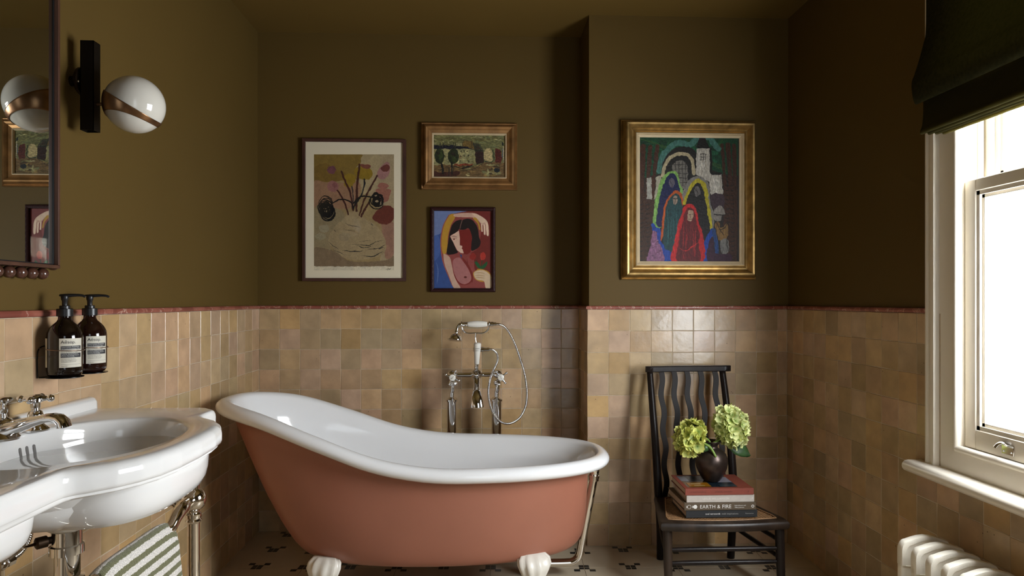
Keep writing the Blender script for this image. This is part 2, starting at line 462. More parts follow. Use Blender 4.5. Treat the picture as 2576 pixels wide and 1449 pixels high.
# floor tiles with black mosaic inserts (lattice very slightly turned against the room)
LA = -.044; cu_, su_ = math.cos(LA), math.sin(LA)
def lat(i, j, dx=0, dy=0):
    x, y = i * .2 + dx, j * .2 + dy
    return Vector((-.963 + x * cu_ - y * su_, 2.967 + x * su_ + y * cu_, 0))
def ftile_mesh(w, h):
    bm = bm_box(-w / 2, w / 2, -h / 2, h / 2, -.004, 0, .0008, 1)
    me = bpy.data.meshes.new('floor_tile'); bm.to_mesh(me); bm.free(); me.materials.append(M_ftile); return me
FT = ftile_mesh(.3988, .1988)
for j in range(-7, 4):
    for i in range(-3, 15, 2):
        c = lat(i + 1, j + .5)
        c.x = lat(i + 1, j + .5).x; o = link('floor_tile', FT, c + Vector((-.0, 0, 0)), floor); o.rotation_euler.z = LA
def mos_mesh(w, h):
    bm = bm_box(-w / 2, w / 2, -h / 2, h / 2, -.003, .0006, .0004, 1)
    me = bpy.data.meshes.new('mosaic_square'); bm.to_mesh(me); bm.free(); me.materials.append(M_fdark); return me
MI, MO = mos_mesh(.0205, .0205), mos_mesh(.0255, .0225)
for j in range(-2, 3):
    for i in range(-1, 13):
        c = lat(i, j)
        if not (XL + .01 < c.x < XR - .01) or c.y > YB - .02 or (c.x > XC - .02 and c.y > YF - .02): continue
        s = 1 if i % 2 == 0 else -1
        offs = [(a * .0117, b * .0117, MI) for a in (-1, 1) for b in (-1, 1)] + [(-.033, s * .034, MO), (.033, s * .034, MO)]
        for dx, dy, me in offs:
            q = lat(i, j, dx, dy)
            if not (XL + .014 < q.x < XR - .014): continue
            o = link('mosaic_square', me, q, floor); o.rotation_euler.z = LA

# ------------------------------------------------------------------ sash window in the right wall
win = bpy.data.objects.new('window_1', None); COL.objects.link(win); win['kind'] = 'structure'
win.location = (pr, 1.53, .62); WL[win] = Vector(win.location)
AY1 = 2.135; AY0 = 2 * 1.53 - AY1                       # outer edges of the architrave
SILL = .622; ATOP = 2.375
# moulded architrave: profile swept round three sides with mitres
arch = [(0, .0), (0, .020), (.004, .024), (.010, .024), (.014, .019), (.017, .016), (.030, .016), (.034, .019), (.038, .024), (.044, .024), (.048, .014), (.050, .010), (.050, 0)]
def arch_side(kind):
    rings = []
    for w, h in arch:
        x = pr - h
        if kind == 'far': a, b = (x, AY1 - w, SILL), (x, AY1 - w, ATOP - w)
        if kind == 'near': a, b = (x, AY0 + w, SILL), (x, AY0 + w, ATOP - w)
        if kind == 'top': a, b = (x, AY0 + w, ATOP - w), (x, AY1 - w, ATOP - w)
        rings.append((Vector(a), Vector(b)))
    return loft([[r[0] for r in rings], [r[1] for r in rings]])
for k in ('far', 'near', 'top'): add('architrave', arch_side(k), M_gloss, win, 30)
# flat box casing
cx0, cx1 = pr - .008, pr + .014
CY1, CY0 = AY1 - .050, AY0 + .050
IY1, IY0 = CY1 - .074, CY0 + .074                       # sash opening
IZ0, IZ1 = .700, ATOP - .05 - .07
box('casing', cx0, cx1, IY1, CY1, SILL, ATOP - .05, M_gloss, win)
box('casing', cx0, cx1, CY0, IY0, SILL, ATOP - .05, M_gloss, win)
box('casing', cx0, cx1, IY0, IY1, IZ1, ATOP - .05, M_gloss, win)
box('casing', cx0, cx1, IY0, IY1, SILL, IZ0 - .002, M_gloss, win)
# staff beads
def bead(p0, p1, r=.011):
    return add('staff_bead', tube([p0, p1], r, 14), M_gloss, win, 50)
bx_ = pr - .002
bead((bx_, IY1 + .002, IZ0 - .008), (bx_, IY1 + .002, IZ1)); bead((bx_, IY0 - .002, IZ0 - .008), (bx_, IY0 - .002, IZ1)); bead((bx_, IY0 - .002, IZ0 - .008), (bx_, IY1 + .002, IZ0 - .008))
# jamb linings, parting beads
box('jamb_lining', cx1, pr + .16, IY1 - .002, CY1 - .005, IZ0 - .03, IZ1 + .04, M_gloss, win)
box('jamb_lining', cx1, pr + .16, CY0 + .005, IY0 + .002, IZ0 - .03, IZ1 + .04, M_gloss, win)
box('jamb_lining', cx1, pr + .16, IY0, IY1, IZ1, IZ1 + .04, M_gloss, win)
box('parting_bead', pr + .058, pr + .070, IY1 - .014, IY1 + .002, IZ0, IZ1, M_gloss, win, .002)
box('parting_bead', pr + .058, pr + .070, IY0 - .002, IY0 + .014, IZ0, IZ1, M_gloss, win, .002)
box('outer_sill', cx1, pr + .19, IY0, IY1, IZ0 - .05, IZ0 - .002, M_gloss, win)
def pane_mat(name, s):
    m = bpy.data.materials.new(name); m.use_nodes = True; nt = m.node_tree
    p = nt.nodes['Principled BSDF']; p.inputs['Base Color'].default_value = (.8, .82, .83, 1); p.inputs['Roughness'].default_value = .6
    p.inputs['Emission Color'].default_value = (.91, .955, 1.0, 1); p.inputs['Emission Strength'].default_value = s
    return m
def sash(name, x0, x1, z0, z1, bot, top, pm, label):
    st = .048
    s = add(name, merge(bm_box(x0, x1, IY1 - st, IY1 - .003, z0, z1, .002, 1), bm_box(x0, x1, IY0 + .003, IY0 + st, z0, z1, .002, 1),
                        bm_box(x0, x1, IY0 + st, IY1 - st, z0, z0 + bot, .002, 1), bm_box(x0, x1, IY0 + st, IY1 - st, z1 - top, z1, .002, 1)), M_gloss, win, 30)
    s['label'] = label
    # stepped glazing moulding
    for w0, w1, d in ((0, .012, .004), (.012, .022, .012)):
        a0, a1 = IY0 + st + w0, IY1 - st - w0; b0, b1 = z0 + bot + w0, z1 - top - w0
        xa, xb = x0 + d, x1
        w = w1 - w0
        add('glazing_bead', merge(bm_box(xa, xb, a0, a0 + w, b0, b1), bm_box(xa, xb, a1 - w, a1, b0, b1), bm_box(xa, xb, a0, a1, b0, b0 + w), bm_box(xa, xb, a0, a1, b1 - w, b1)), M_gloss, s)
    p = box('pane', x0 + .020, x0 + .024, IY0 + st, IY1 - st, z0 + bot, z1 - top, pm, s)
    p['label'] = 'bright frosted glass pane'
    return s
lo = sash('lower_sash', pr + .018, pr + .056, IZ0, 1.502, .058, .036, pane_mat('frosted_lower', PANE_LOWER), 'cream painted lower sash')
up = sash('upper_sash', pr + .074, pr + .112, 1.466, IZ1, .036, .05, pane_mat('frosted_upper', PANE_UPPER), 'cream painted upper sash')
# sash lift on the bottom rail
ly = onX(2537, 1130, pr + .018).y; lz = onX(2537, 1130, pr + .018).z
lx = pr + .018
sl = add('sash_lift', merge(bm_box(lx - .003, lx, ly - .022, ly + .022, lz - .016, lz + .012, .001, 1),
     tube([(lx - .002, ly + .008, lz + .010), (lx - .010, ly + .010, lz + .016), (lx - .020, ly + .014, lz + .012), (lx - .026, ly + .018, lz + .002)], .0085, 12, 6, flat=(1.4, .45)),
     ball((lx - .004, ly - .014, lz - .008), .0025, 8, 6), ball((lx - .004, ly + .014, lz - .008), .0025, 8, 6)), M_chrome, win, 40)
sl['label'] = 'chrome sash lift'
# window board with rounded nose
def nosing():
    x0, x1, z0, z1 = pr - .076, pr + .02, .586, SILL
    r = (z1 - z0) / 2; pts = [(x1, z1), (x1, z0)]
    for k in range(9):
        a = -math.pi / 2 - math.pi * k / 8
        pts.append((x0 + r + r * math.cos(a), (z0 + z1) / 2 + r * math.sin(a)))
    return pts
def board():
    ya, yb = AY1 + .052, AY0 - .052
    rings = []
    pts = nosing(); cz = (.586 + SILL) / 2
    for y, s in ((ya, .35), (ya - .006, .75), (ya - .016, 1.0), (yb + .016, 1.0), (yb + .006, .75), (yb, .35)):
        rings.append([Vector(((pr - .02) + (x - (pr - .02)) * (s if x < pr - .02 else 1), y, cz + (z - cz) * (.6 + .4 * s))) for x, z in pts])
    return loft(rings)
add('window_board', board(), M_gloss, win, 40)

# ------------------------------------------------------------------ roman blind
def blind():
    m = mat('dark_green_linen', (0.022, 0.020, 0.008), rough=.95, noise_s=90, noise_a=.35, bump=.5, bump_s=700, spec=.03)
    nt = m.node_tree; p = nt.nodes['Principled BSDF']; out = nt.nodes['Material Output']     # linen lets some window light through
    tr = nt.nodes.new('ShaderNodeBsdfTranslucent'); tr.inputs[0].default_value = (.16, .145, .05, 1)
    mx = nt.nodes.new('ShaderNodeMixShader'); mx.inputs[0].default_value = .10
    nt.links.new(p.outputs[0], mx.inputs[1]); nt.links.new(tr.outputs[0], mx.inputs[2]); nt.links.new(mx.outputs[0], out.inputs[0])
    mh = mat('backlit_linen_hem', (0.050, 0.045, 0.018), rough=.95, noise_s=90, noise_a=.3, bump=.5, bump_s=700, spec=.05)  # lighter, more translucent copy of the linen; window backlight put into its colour
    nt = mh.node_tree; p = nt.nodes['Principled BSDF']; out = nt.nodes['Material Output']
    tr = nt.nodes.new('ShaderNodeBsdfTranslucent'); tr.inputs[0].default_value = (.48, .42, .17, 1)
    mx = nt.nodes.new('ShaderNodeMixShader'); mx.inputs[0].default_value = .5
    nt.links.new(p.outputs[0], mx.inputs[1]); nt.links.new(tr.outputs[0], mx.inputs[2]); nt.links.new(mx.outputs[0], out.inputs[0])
    root = thing('roman_blind', (1.40, 1.53, 1.66), 'dark green linen roman blind half raised over the window', 'blind')
    y1, y0 = 2.106, 2 * 1.53 - 2.106
    prof = [(1.408, 2.40), (1.408, 2.20), (1.409, 2.07), (1.407, 1.985), (1.400, 1.955), (1.388, 1.91), (1.371, 1.857), (1.363, 1.836), (1.3615, 1.814), (1.366, 1.782), (1.373, 1.765),
            (1.382, 1.770), (1.391, 1.787), (1.396, 1.802)]
    pts = catmull([Vector((x, 0, z)) for x, z in prof], 5)
    N = 40
    def sheet(pts, y0, y1, thick=.0022, wob=.004):
        vs, fs = [], []
        for k in range(N + 1):
            t = k / N; y = y1 + (y0 - y1) * t
            for q in pts:
                w = wob * noise.noise(Vector((q.x * 9, y * 5, q.z * 7))) if 0 < k else 0
                vs.append((q.x + w, y, q.z + .4 * w))
        n = len(pts)
        for k in range(N):
            for i in range(n - 1):
                fs.append((k * n + i, k * n + i + 1, (k + 1) * n + i + 1, (k + 1) * n + i))
        bm = merge((vs, fs)); bmesh.ops.recalc_face_normals(bm, faces=bm.faces); bmesh.ops.solidify(bm, geom=bm.faces[:], thickness=thick); return bm
    add('front_fold', sheet(pts, y0, y1), m, root, 60)
    for k, (dx, dy, zb, zt) in enumerate(((-.004, -.004, 1.668, 1.80), (.003, .023, 1.661, 1.78), (.009, .048, 1.656, 1.77), (.015, .074, 1.650, 1.77))):
        prof = [(1.404 + dx, zt), (1.404 + dx, zt - .05), (1.400 + dx, zb + .03), (1.393 + dx, zb + .010), (1.394 + dx, zb + .002), (1.399 + dx, zb), (1.405 + dx, zb + .004), (1.408 + dx, zb + .03), (1.409 + dx, zt)]
        add('stacked_fold', sheet(catmull([Vector((x, 0, z)) for x, z in prof], 4), y0 + dy * .3, y1 - dy, .0015, .002), mh, root, 60)
    p = onX(2407, 304, 1.398)
    b = add('bead', ball(p, .004, 10, 8), mat('wooden_bead', (.25, .12, .06), .4), root, True); b['label'] = 'small wooden bead'
blind()

# ------------------------------------------------------------------ cast iron radiator
def radiator():
    root = thing('radiator', (1.34, 1.6, 0), 'cream painted cast iron column radiator under the window', 'radiator')
    x0, x1, ztop = 1.258, 1.412, .432
    def section(y):
        t = .0140
        bms = []
        # arched header with moulded edge
        def outline(ins):
            pts = []
            a, b = x0 + ins, x1 - ins; zt = ztop - ins
            zl = zt - .030
            for k in range(7):
                u = k / 6 * math.pi / 2
                pts.append((a + .022 - .022 * math.cos(u), zl - .012 + .030 * math.sin(u)))
            for k in range(1, 6): 
                u = k / 6; pts.append((a + .022 + (b - a - .044) * u, zl + .018 + .012 * math.sin(math.pi * u)))
            for k in range(7):
                u = math.pi / 2 - k / 6 * math.pi / 2
                pts.append((b - .022 + .022 * math.cos(u), zl - .012 + .030 * math.sin(u)))
            pts += [(b, .345), (b - .03, .342), ((a + b) / 2 + .02, .340), ((a + b) / 2 - .02, .340), (a + .03, .342), (a, .345)]
            return pts
        rings = [[Vector((px, y + s, pz)) for px, pz in outline(i)] for s, i in ((t * .86, .014), (t * .92, .0125), (t, .0120), (t, .0055), (t * .88, .0015), (t * .6, 0), (-t * .6, 0), (-t * .88, .0015), (-t, .0055), (-t, .0120), (-t * .92, .0125), (-t * .86, .014))]
        bms.append(loft(rings))
        for ca, cb in ((x0, x0 + .042), ((x0 + x1) / 2 - .018, (x0 + x1) / 2 + .018), (x1 - .042, x1)):     # three columns
            bms.append(bm_box(ca, cb, y - t * .85, y + t * .85, .055, .362, .0055, 3))
        bms.append(bm_box(x0 + .002, x1 - .002, y - t * .92, y + t * .92, .05, .11, .008, 2))
        bms.append(lathe([(.016, -.0328), (.016, .0328)], ((x0 + x1) / 2, y, .39), (0, 1, 0), 14))
        bms.append(lathe([(.016, -.0328), (.016, .0328)], ((x0 + x1) / 2, y, .08), (0, 1, 0), 14))
        return merge(*bms)
    proto = None
    for k in range(14):
        y = 2.008 - .0655 * k
        if proto is None:
            proto = add('section', section(y), M_iron, root, 35)
        else:
            link('section', proto.data, WL[proto] + Vector((0, -.0655 * k, 0)), root)
    for y in (2.008, 2.008 - .0655 * 13):
        for x in (x0 + .02, x1 - .02):
            add('foot', lathe([(.016, 0), (.018, .006), (.012, .02), (.015, .052)], (x, y, 0), (0, 0, 1), 14), M_iron, root, 50)
radiator()

# ------------------------------------------------------------------ slipper bathtub
def bathtub():
    root = thing('bathtub', (-.27, 2.80, 0), 'freestanding slipper bathtub with terracotta painted outside and white rolled rim', 'bathtub')
    xa, xb, yc, hb = -1.050, .518, 2.80, .37
    N = 160
    xm, ha = (xa + xb) / 2, (xb - xa) / 2
    n_ = 2.45
    def se(th, a, b, n=n_):
        c, s = math.cos(th), math.sin(th)
        return math.copysign(abs(c) ** (2 / n), c) * a, math.copysign(abs(s) ** (2 / n), s) * b
    ztab = [(-1.07, .757), (-.96, .752), (-.80, .722), (-.60, .652), (-.39, .577), (-.20, .541), (0, .533), (.52, .533)]
    zr = lambda x: smooth_interp(ztab, x)
    # dense outline -> outward normals
    rim = []
    for k in range(N):
        th = 2 * math.pi * k / N
        x, y = se(th, ha, hb); rim.append(Vector((xm + x, yc + y, 0)))
    nor = []
    for k in range(N):
        t = (rim[(k + 1) % N] - rim[k - 1]).normalized(); nor.append(Vector((t.y, -t.x, 0)))
    rx, rz = .033, .027
    def rollpt(k, phi):
        c = rim[k] - nor[k] * rx
        z = zr(c.x) - rz
        return Vector((c.x, c.y, z)) + nor[k] * (rx * math.cos(phi)) + Vector((0, 0, rz * math.sin(phi)))
    topz = lambda x: zr(x) - .055
    zb = .150
    gR = [(0, 0), (.012, .34), (.03, .48), (.06, .60), (.12, .73), (.22, .83), (.4, .91), (.65, .96), (1, 1)]
    gL = [(0, 0), (.012, .12), (.04, .20), (.10, .29), (.22, .42), (.45, .62), (.7, .80), (1, 1)]
    gS = [(0, 0), (.012, .32), (.03, .44), (.07, .57), (.14, .69), (.26, .79), (.45, .88), (.7, .95), (1, 1)]
    def ring(t, ins=0.0, z0=zb):
        out = []
        for k in range(N):
            th = 2 * math.pi * k / N
            tp = rim[k] - nor[k] * (.062 + ins + .024 * max(0, math.cos(th)) ** 1.5)
            bx, by = se(th, .485 - ins, .235 - ins, 2.3)
            bx += -.165
            by += yc
            c = math.cos(th)
            wl = max(0, -c) ** 1.2; wr = max(0, c) ** 1.2
            g = interp(gL, t) * wl + interp(gR, t) * wr + interp(gS, t) * max(0, 1 - wl - wr)
            zt = topz(tp.x)
            out.append(Vector((bx + (tp.x - bx) * g, by + (tp.y - by) * g, z0 + (zt - z0) * t)))
        return out
    ts = [0, .004, .012, .022, .035, .05, .07, .1, .14, .19, .25, .33, .42, .52, .63, .75, .87, 1.0]
    outer = [ring(t) for t in ts]
    outer.append([rollpt(k, math.radians(-100)) for k in range(N)])
    sv, sf = loft(outer); sf = sf[:-1]                      # open at the top
    add('shell', (sv, sf), M_terra, root, True)['label'] = 'terracotta painted outside'
    # rolled rim and white inside in one enamel lining
    rings = [[rollpt(k, math.radians(a)) for k in range(N)] for a in (-105, -85, -65, -45, -25, -5, 15, 35, 55, 75, 95, 115, 135, 155, 172)]
    for t in ts[::-1][0:]:
        r = ring(t, .022, zb + .03)
        rings.append(r)
    bm = merge(loft(rings, False)); 
    bm.faces.new([v for v in bm.verts][-N:])
    lin_ = add('enamel_lining', bm, M_white, root, True)
    lin_['label'] = 'white enamel inside and rolled rim'
    add('plug_hole', lathe([(0.0, .0), (.026, .0), (.030, .002), (.028, .004), (0.0, .003)], (.18, yc, zb + .031), (0, 0, 1), 24), M_chrome, root, True)
    # feet: fluted shells narrowing to a paw
    mf = mat('white_foot', (.74, .70, .62), rough=.3)
    for fx, fy, ang in ((-.585, 2.575, -2.2), (.193, 2.575, -.9), (-.60, 3.02, 2.2), (.16, 3.02, .9)):
        o = Vector((math.cos(ang) * .3, math.sin(ang), 0)).normalized()
        s = Vector((-o.y, o.x, 0))
        rings = []
        M_ = 44
        for z, w, d, off in ((.0, .036, .040, .030), (.012, .046, .048, .030), (.030, .046, .046, .026), (.046, .036, .034, .016), (.07, .034, .028, .008), (.10, .042, .030, .010), (.125, .053, .034, .016), (.150, .062, .034, .014), (.170, .060, .026, .004), (.184, .046, .016, -.008)):
            r = []
            for k in range(M_):
                a = 2 * math.pi * k / M_
                fl = 1 + (.10 if z > .05 else .06) * math.cos(9 * a + 6 * (z - .1)) * min(1, z / .02)
                r.append(Vector((fx, fy, z)) + s * (w * fl * math.cos(a)) + o * (off + d * fl * math.sin(a)))
            rings.append(r)
        add('claw_foot', loft(rings), mf, root, True)
    # overflow pipe down the foot end, elbow and waste
    py = 2.80
    add('overflow_pipe', tube([(.470, py, .455), (.463, py, .42), (.440, py, .30), (.412, py, .155), (.404, py, .110), (.394, py, .082), (.372, py, .066), (.34, py, .062), (.215, py, .062)], .0165, 18, 6), M_nickel, root, True)
    add('pipe_nut', lathe([(.0165, -.014), (.021, -.012), (.021, .0), (.023, .001), (.023, .010), (.017, .012), (.020, .020), (.020, .045)], (.461, py, .412), (.09, 0, 1), 12), M_nickel, root, 35)
    add('waste_pipe', lathe([(.018, 0), (.018, .05), (.024, .052), (.024, .066), (.019, .070), (.019, .155)], (.215, py, .0), (0, 0, 1), 18), M_nickel, root, 40)
bathtub()

# ------------------------------------------------------------------ floor-standing bath mixer
def bath_mixer():
    Y = 3.265
    root = thing('bath_mixer', (onY(1195, 900, Y).x, Y, 0), 'chrome floor-standing bath mixer with hand shower behind the tub', 'tap')
    zp = lambda x, y, yy=Y: onY(1080 + x / 4.527, 780 + y / 4.527, yy)
    xl, xr_ = zp(258, 900).x, zp(765, 900).x
    zt = zp(258, 1022).z
    for i, x in enumerate((xl, xr_)):
        a = add('standpipe', lathe([(.034, 0), (.034, .008), (.024, .012), (.0240, zt - .008), (.0290, zt - .006), (.0290, zt + .002), (.020, zt + .010), (.011, zt + .014), (.011, zt + .030)], (x, Y, 0), (0, 0, 1), 28), M_chrome, root, 40)
        zb_ = zp(258, 730).z
        add('offset_union', tube([(x, Y, zt + .02), (x, Y, zt + .034), (x + .004, Y - .004, zt + .05), (x + .004, Y - .004, zb_ - .03)], .0105, 14, 5), M_chrome, root, True)
        add('union_nut', lathe([(.017, 0), (.0185, .003), (.0185, .016), (.016, .019)], (x + .004, Y - .004, zp(0, 855).z), (0, 0, 1), 8), M_chrome, root, 30)
        add('valve_body', merge(ball((x + .004, Y, zb_), .0245, 20, 14, (1.0, 1.1, .9)), lathe([(.018, 0), (.020, .01), (.014, .02), (.014, .034)], (x + .004, Y, zb_), (0, -1, 0), 20)), M_chrome, root, True)
        # cross handle with porcelain disc
        hx, hz = zp(268 if i == 0 else 812, 762).x, zp(0, 757).z
        hy = Y - .046
        arms = []
        for q in range(4):
            an = math.radians((65 if i == 0 else 38) + 90 * q)
            d = Vector((math.cos(an), -.12, math.sin(an)))
            c = Vector((hx, hy, hz))
            arms += [tube([c, c + d * .018, c + d * .030], [.007, .0055, .0036], 10), ball(c + d * .0335, .0064, 12, 8)]
        h = add('cross_handle', merge(lathe([(.010, -.012), (.0165, -.004), (.0175, .004), (.016, .008)], (hx, hy, hz), (0, -1, 0), 24), *arms), M_chrome, root, 50)
        add('porcelain_disc', lathe([(.0150, 0), (.0150, .0015), (.013, .003), (0, .0035)], (hx, hy - .0075, hz), (0, -1, 0), 24), M_porc, h, 50)
        g = text_geo('HOT' if i == 0 else 'COLD', .0085 if i == 0 else .0075, 'CENTER')
        ra = math.radians(40 if i == 0 else -60); ca, sa = math.cos(ra), math.sin(ra)
        add('lettering', place(g, lambda v: Vector((hx + v.x * ca - (v.y - .003) * sa, hy - .0112, hz + v.x * sa + (v.y - .003) * ca))), M_ink, h)
    # small price-tag like nut plate on the hot side
    p = zp(272, 838); add('union_plate', bm_box(p.x - .018, p.x + .018, Y - .020, Y - .014, p.z - .0085, p.z + .0085, .002, 2), M_chrome, root, 35)
    cx, cz = zp(540, 735).x, zp(540, 735).z
    body = merge(tube([(xl, Y, cz), (xl + .03, Y, cz), (cx - .03, Y, cz), (cx - .012, Y, cz)], [.013, .0115, .0115, .017], 18, 6),
                 tube([(xr_, Y, cz), (xr_ - .03, Y, cz), (cx + .03, Y, cz), (cx + .012, Y, cz)], [.013, .0115, .0115, .017], 18, 6),
                 ball((cx, Y, cz), .0275, 24, 16, (1, 1, 1.05)), lathe([(.022, 0), (.020, .022), (.012, .026), (.010, .034), (0, .037)], (cx, Y, cz), (0, -1, 0), 24))
    add('mixer_body', body, M_chrome, root, 60)
    # flared spout
    sp = [(cx, Y - .010, cz - .012, .016, .014), (cx, Y - .020, cz - .030, .015, .014), (cx, Y - .042, cz - .052, .0155, .013), (cx, Y - .070, cz - .070, .018, .012), (cx + .001, Y - .092, cz - .084, .021, .011), (cx + .002, Y - .104, cz - .104, .026, .011), (cx + .003, Y - .108, cz - .133, .030, .012), (cx + .003, Y - .108, cz - .140, .0305, .0125), (cx + .003, Y - .108, cz - .141, .024, .009)]
    path = [Vector(s[:3]) for s in sp]; rings = []
    for i, s in enumerate(sp):
        t = (path[min(i + 1, len(sp) - 1)] - path[max(i - 1, 0)]).normalized()
        if i == len(sp) - 1: t = Vector((0, 0, -1))
        u = Vector((1, 0, 0)); v = t.cross(u).normalized()
        rings.append([path[i] + u * (s[3] * math.cos(2 * math.pi * k / 24)) + v * (s[4] * math.sin(2 * math.pi * k / 24)) for k in range(24)])
    bm = merge(loft(rings)); bmesh.ops.subdivide_edges(bm, edges=[e for e in bm.edges], cuts=0)
    add('spout', bm, M_chrome, root, 60)
    # diverter lever
    a = zp(540, 655, Y - .02); b = zp(549, 375, Y - .035)
    ax = (b - a); L = ax.length
    add('lever_neck', tube([(cx, Y - .012, cz + .02), tuple(a), tuple(a + ax * .16)], [.009, .0085, .0085], 16, 5), M_chrome, root, True)
    lv = add('diverter_lever', lathe([(.0095, L * .14), (.0115, L * .16), (.0135, L * .5), (.0165, L * .85), (.0175, L * .95), (.015, L * 1.0), (0, L * 1.02)], a, ax, 24), M_porc, root, True)
    lv['label'] = 'white porcelain diverter lever'
    axn = ax.normalized()
    for s, hgt, szz in (('SHOWER', .76, .0055), ('BATH', .68, .0055)):
        g = text_geo(s, szz, 'CENTER'); c0 = a + ax * hgt
        add('lettering', place(g, lambda v: c0 + Vector((v.x, -.0172 + 6 * v.x * v.x * 4, v.y))), M_ink, lv)
    # riser behind and side outlet
    r0 = zp(520, 450, Y)
    add('riser', tube([(cx - .002, Y, cz + .02), (cx - .004, Y, r0.z), (cx - .003, Y, zp(0, 380).z)], [.010, .0095, .009], 16, 4), M_chrome, root, True)
    add('outlet_elbow', merge(ball((cx - .003, Y, r0.z), .0165, 18, 12), lathe([(.012, 0), (.012, .026), (.0135, .027), (.0135, .036), (.010, .038), (.010, .062)], (cx - .003, Y, r0.z), (1, 0, 0), 18)), M_chrome, root, 45)
    # cradle: stem and fork with two rings
    f0 = zp(530, 262, Y)
    ends = [zp(366, 165, Y), zp(682, 160, Y)]
    cr = merge(tube([(cx - .003, Y, zp(0, 385).z), tuple(zp(524, 320, Y)), tuple(f0)], [.0065, .0045, .0055], 12, 4),
               tube([tuple(zp(368, 190, Y)), tuple(zp(385, 232, Y)), tuple(zp(430, 262, Y)), tuple(f0), tuple(zp(610, 262, Y)), tuple(zp(662, 232, Y)), tuple(zp(680, 190, Y))], .0038, 10, 6),
               *[tube([e + Vector((0, .0125 * math.cos(t), .0125 * math.sin(t))) for t in [2 * math.pi * k / 20 for k in range(20)]], .0028, 8, 0, True) for e in ends])
    add('cradle', cr, M_chrome, root, 60)
    # handset
    a, b = zp(372, 162, Y), zp(690, 160, Y); ax = b - a; L = ax.length
    hs = add('handset', merge(lathe([(.0085, -.002), (.0095, .002), (.0095, L * .18), (.011, L * .19)], a, ax, 20), lathe([(.006, L * .17), (.006, L * .91), (.0095, L * .915), (.0095, L), (.011, L + .001), (.011, L + .016), (.0085, L + .018), (.0085, L + .030)], a, ax, 20),
         tube([tuple(a + Vector((.002, 0, 0))), tuple(zp(345, 170, Y)), tuple(zp(320, 205, Y)), tuple(zp(310, 250, Y - .003))], [.0085, .0085, .0075, .0075], 16, 6)), M_chrome, root, 50)
    add('handle_grip', lathe([(.010, L * .185), (.0125, L * .22), (.0155, L * .40), (.0165, L * .55), (.0150, L * .72), (.0125, L * .86), (.010, L * .905)], a, ax, 24), M_porc, hs, True)['label'] = 'white porcelain grip'
    c = zp(310, 245, Y - .003); d = (zp(295, 350, Y - .012) - c)
    Lr = d.length
    add('shower_rose', lathe([(.008, -.004), (.010, .004), (.0085, .010), (.016, .015), (.0245, .021), (.0285, .030), (.0305, Lr * .86), (.0375, Lr * .89), (.0375, Lr * .96), (.032, Lr), (0, Lr)], c, d, 32), M_chrome, hs, 50)
    # ribbed hose
    hp = [(745, 160), (800, 165), (860, 195), (920, 275), (980, 400), (1036, 560), (1080, 710), (1105, 850), (1110, 980), (1094, 1100), (1040, 1210), (970, 1270), (895, 1293), (810, 1270), (735, 1185), (690, 1070), (672, 940), (688, 810), (728, 690), (765, 610), (780, 545), (765, 490), (720, 452), (665, 448)]
    path = []
    for i, (x, y) in enumerate(hp):
        t = i / (len(hp) - 1); off = -.045 * math.sin(math.pi * t)
        path.append(onY(1080 + x / 4.527, 780 + y / 4.527, Y + off))
    dense = resample(catmull(path, 12), .00115)
    add('hose', tube(dense, lambda t, i: .0066 if i % 4 < 2 else .0052, 10), M_chrome, root, True)['label'] = 'ribbed chrome shower hose'
bath_mixer()

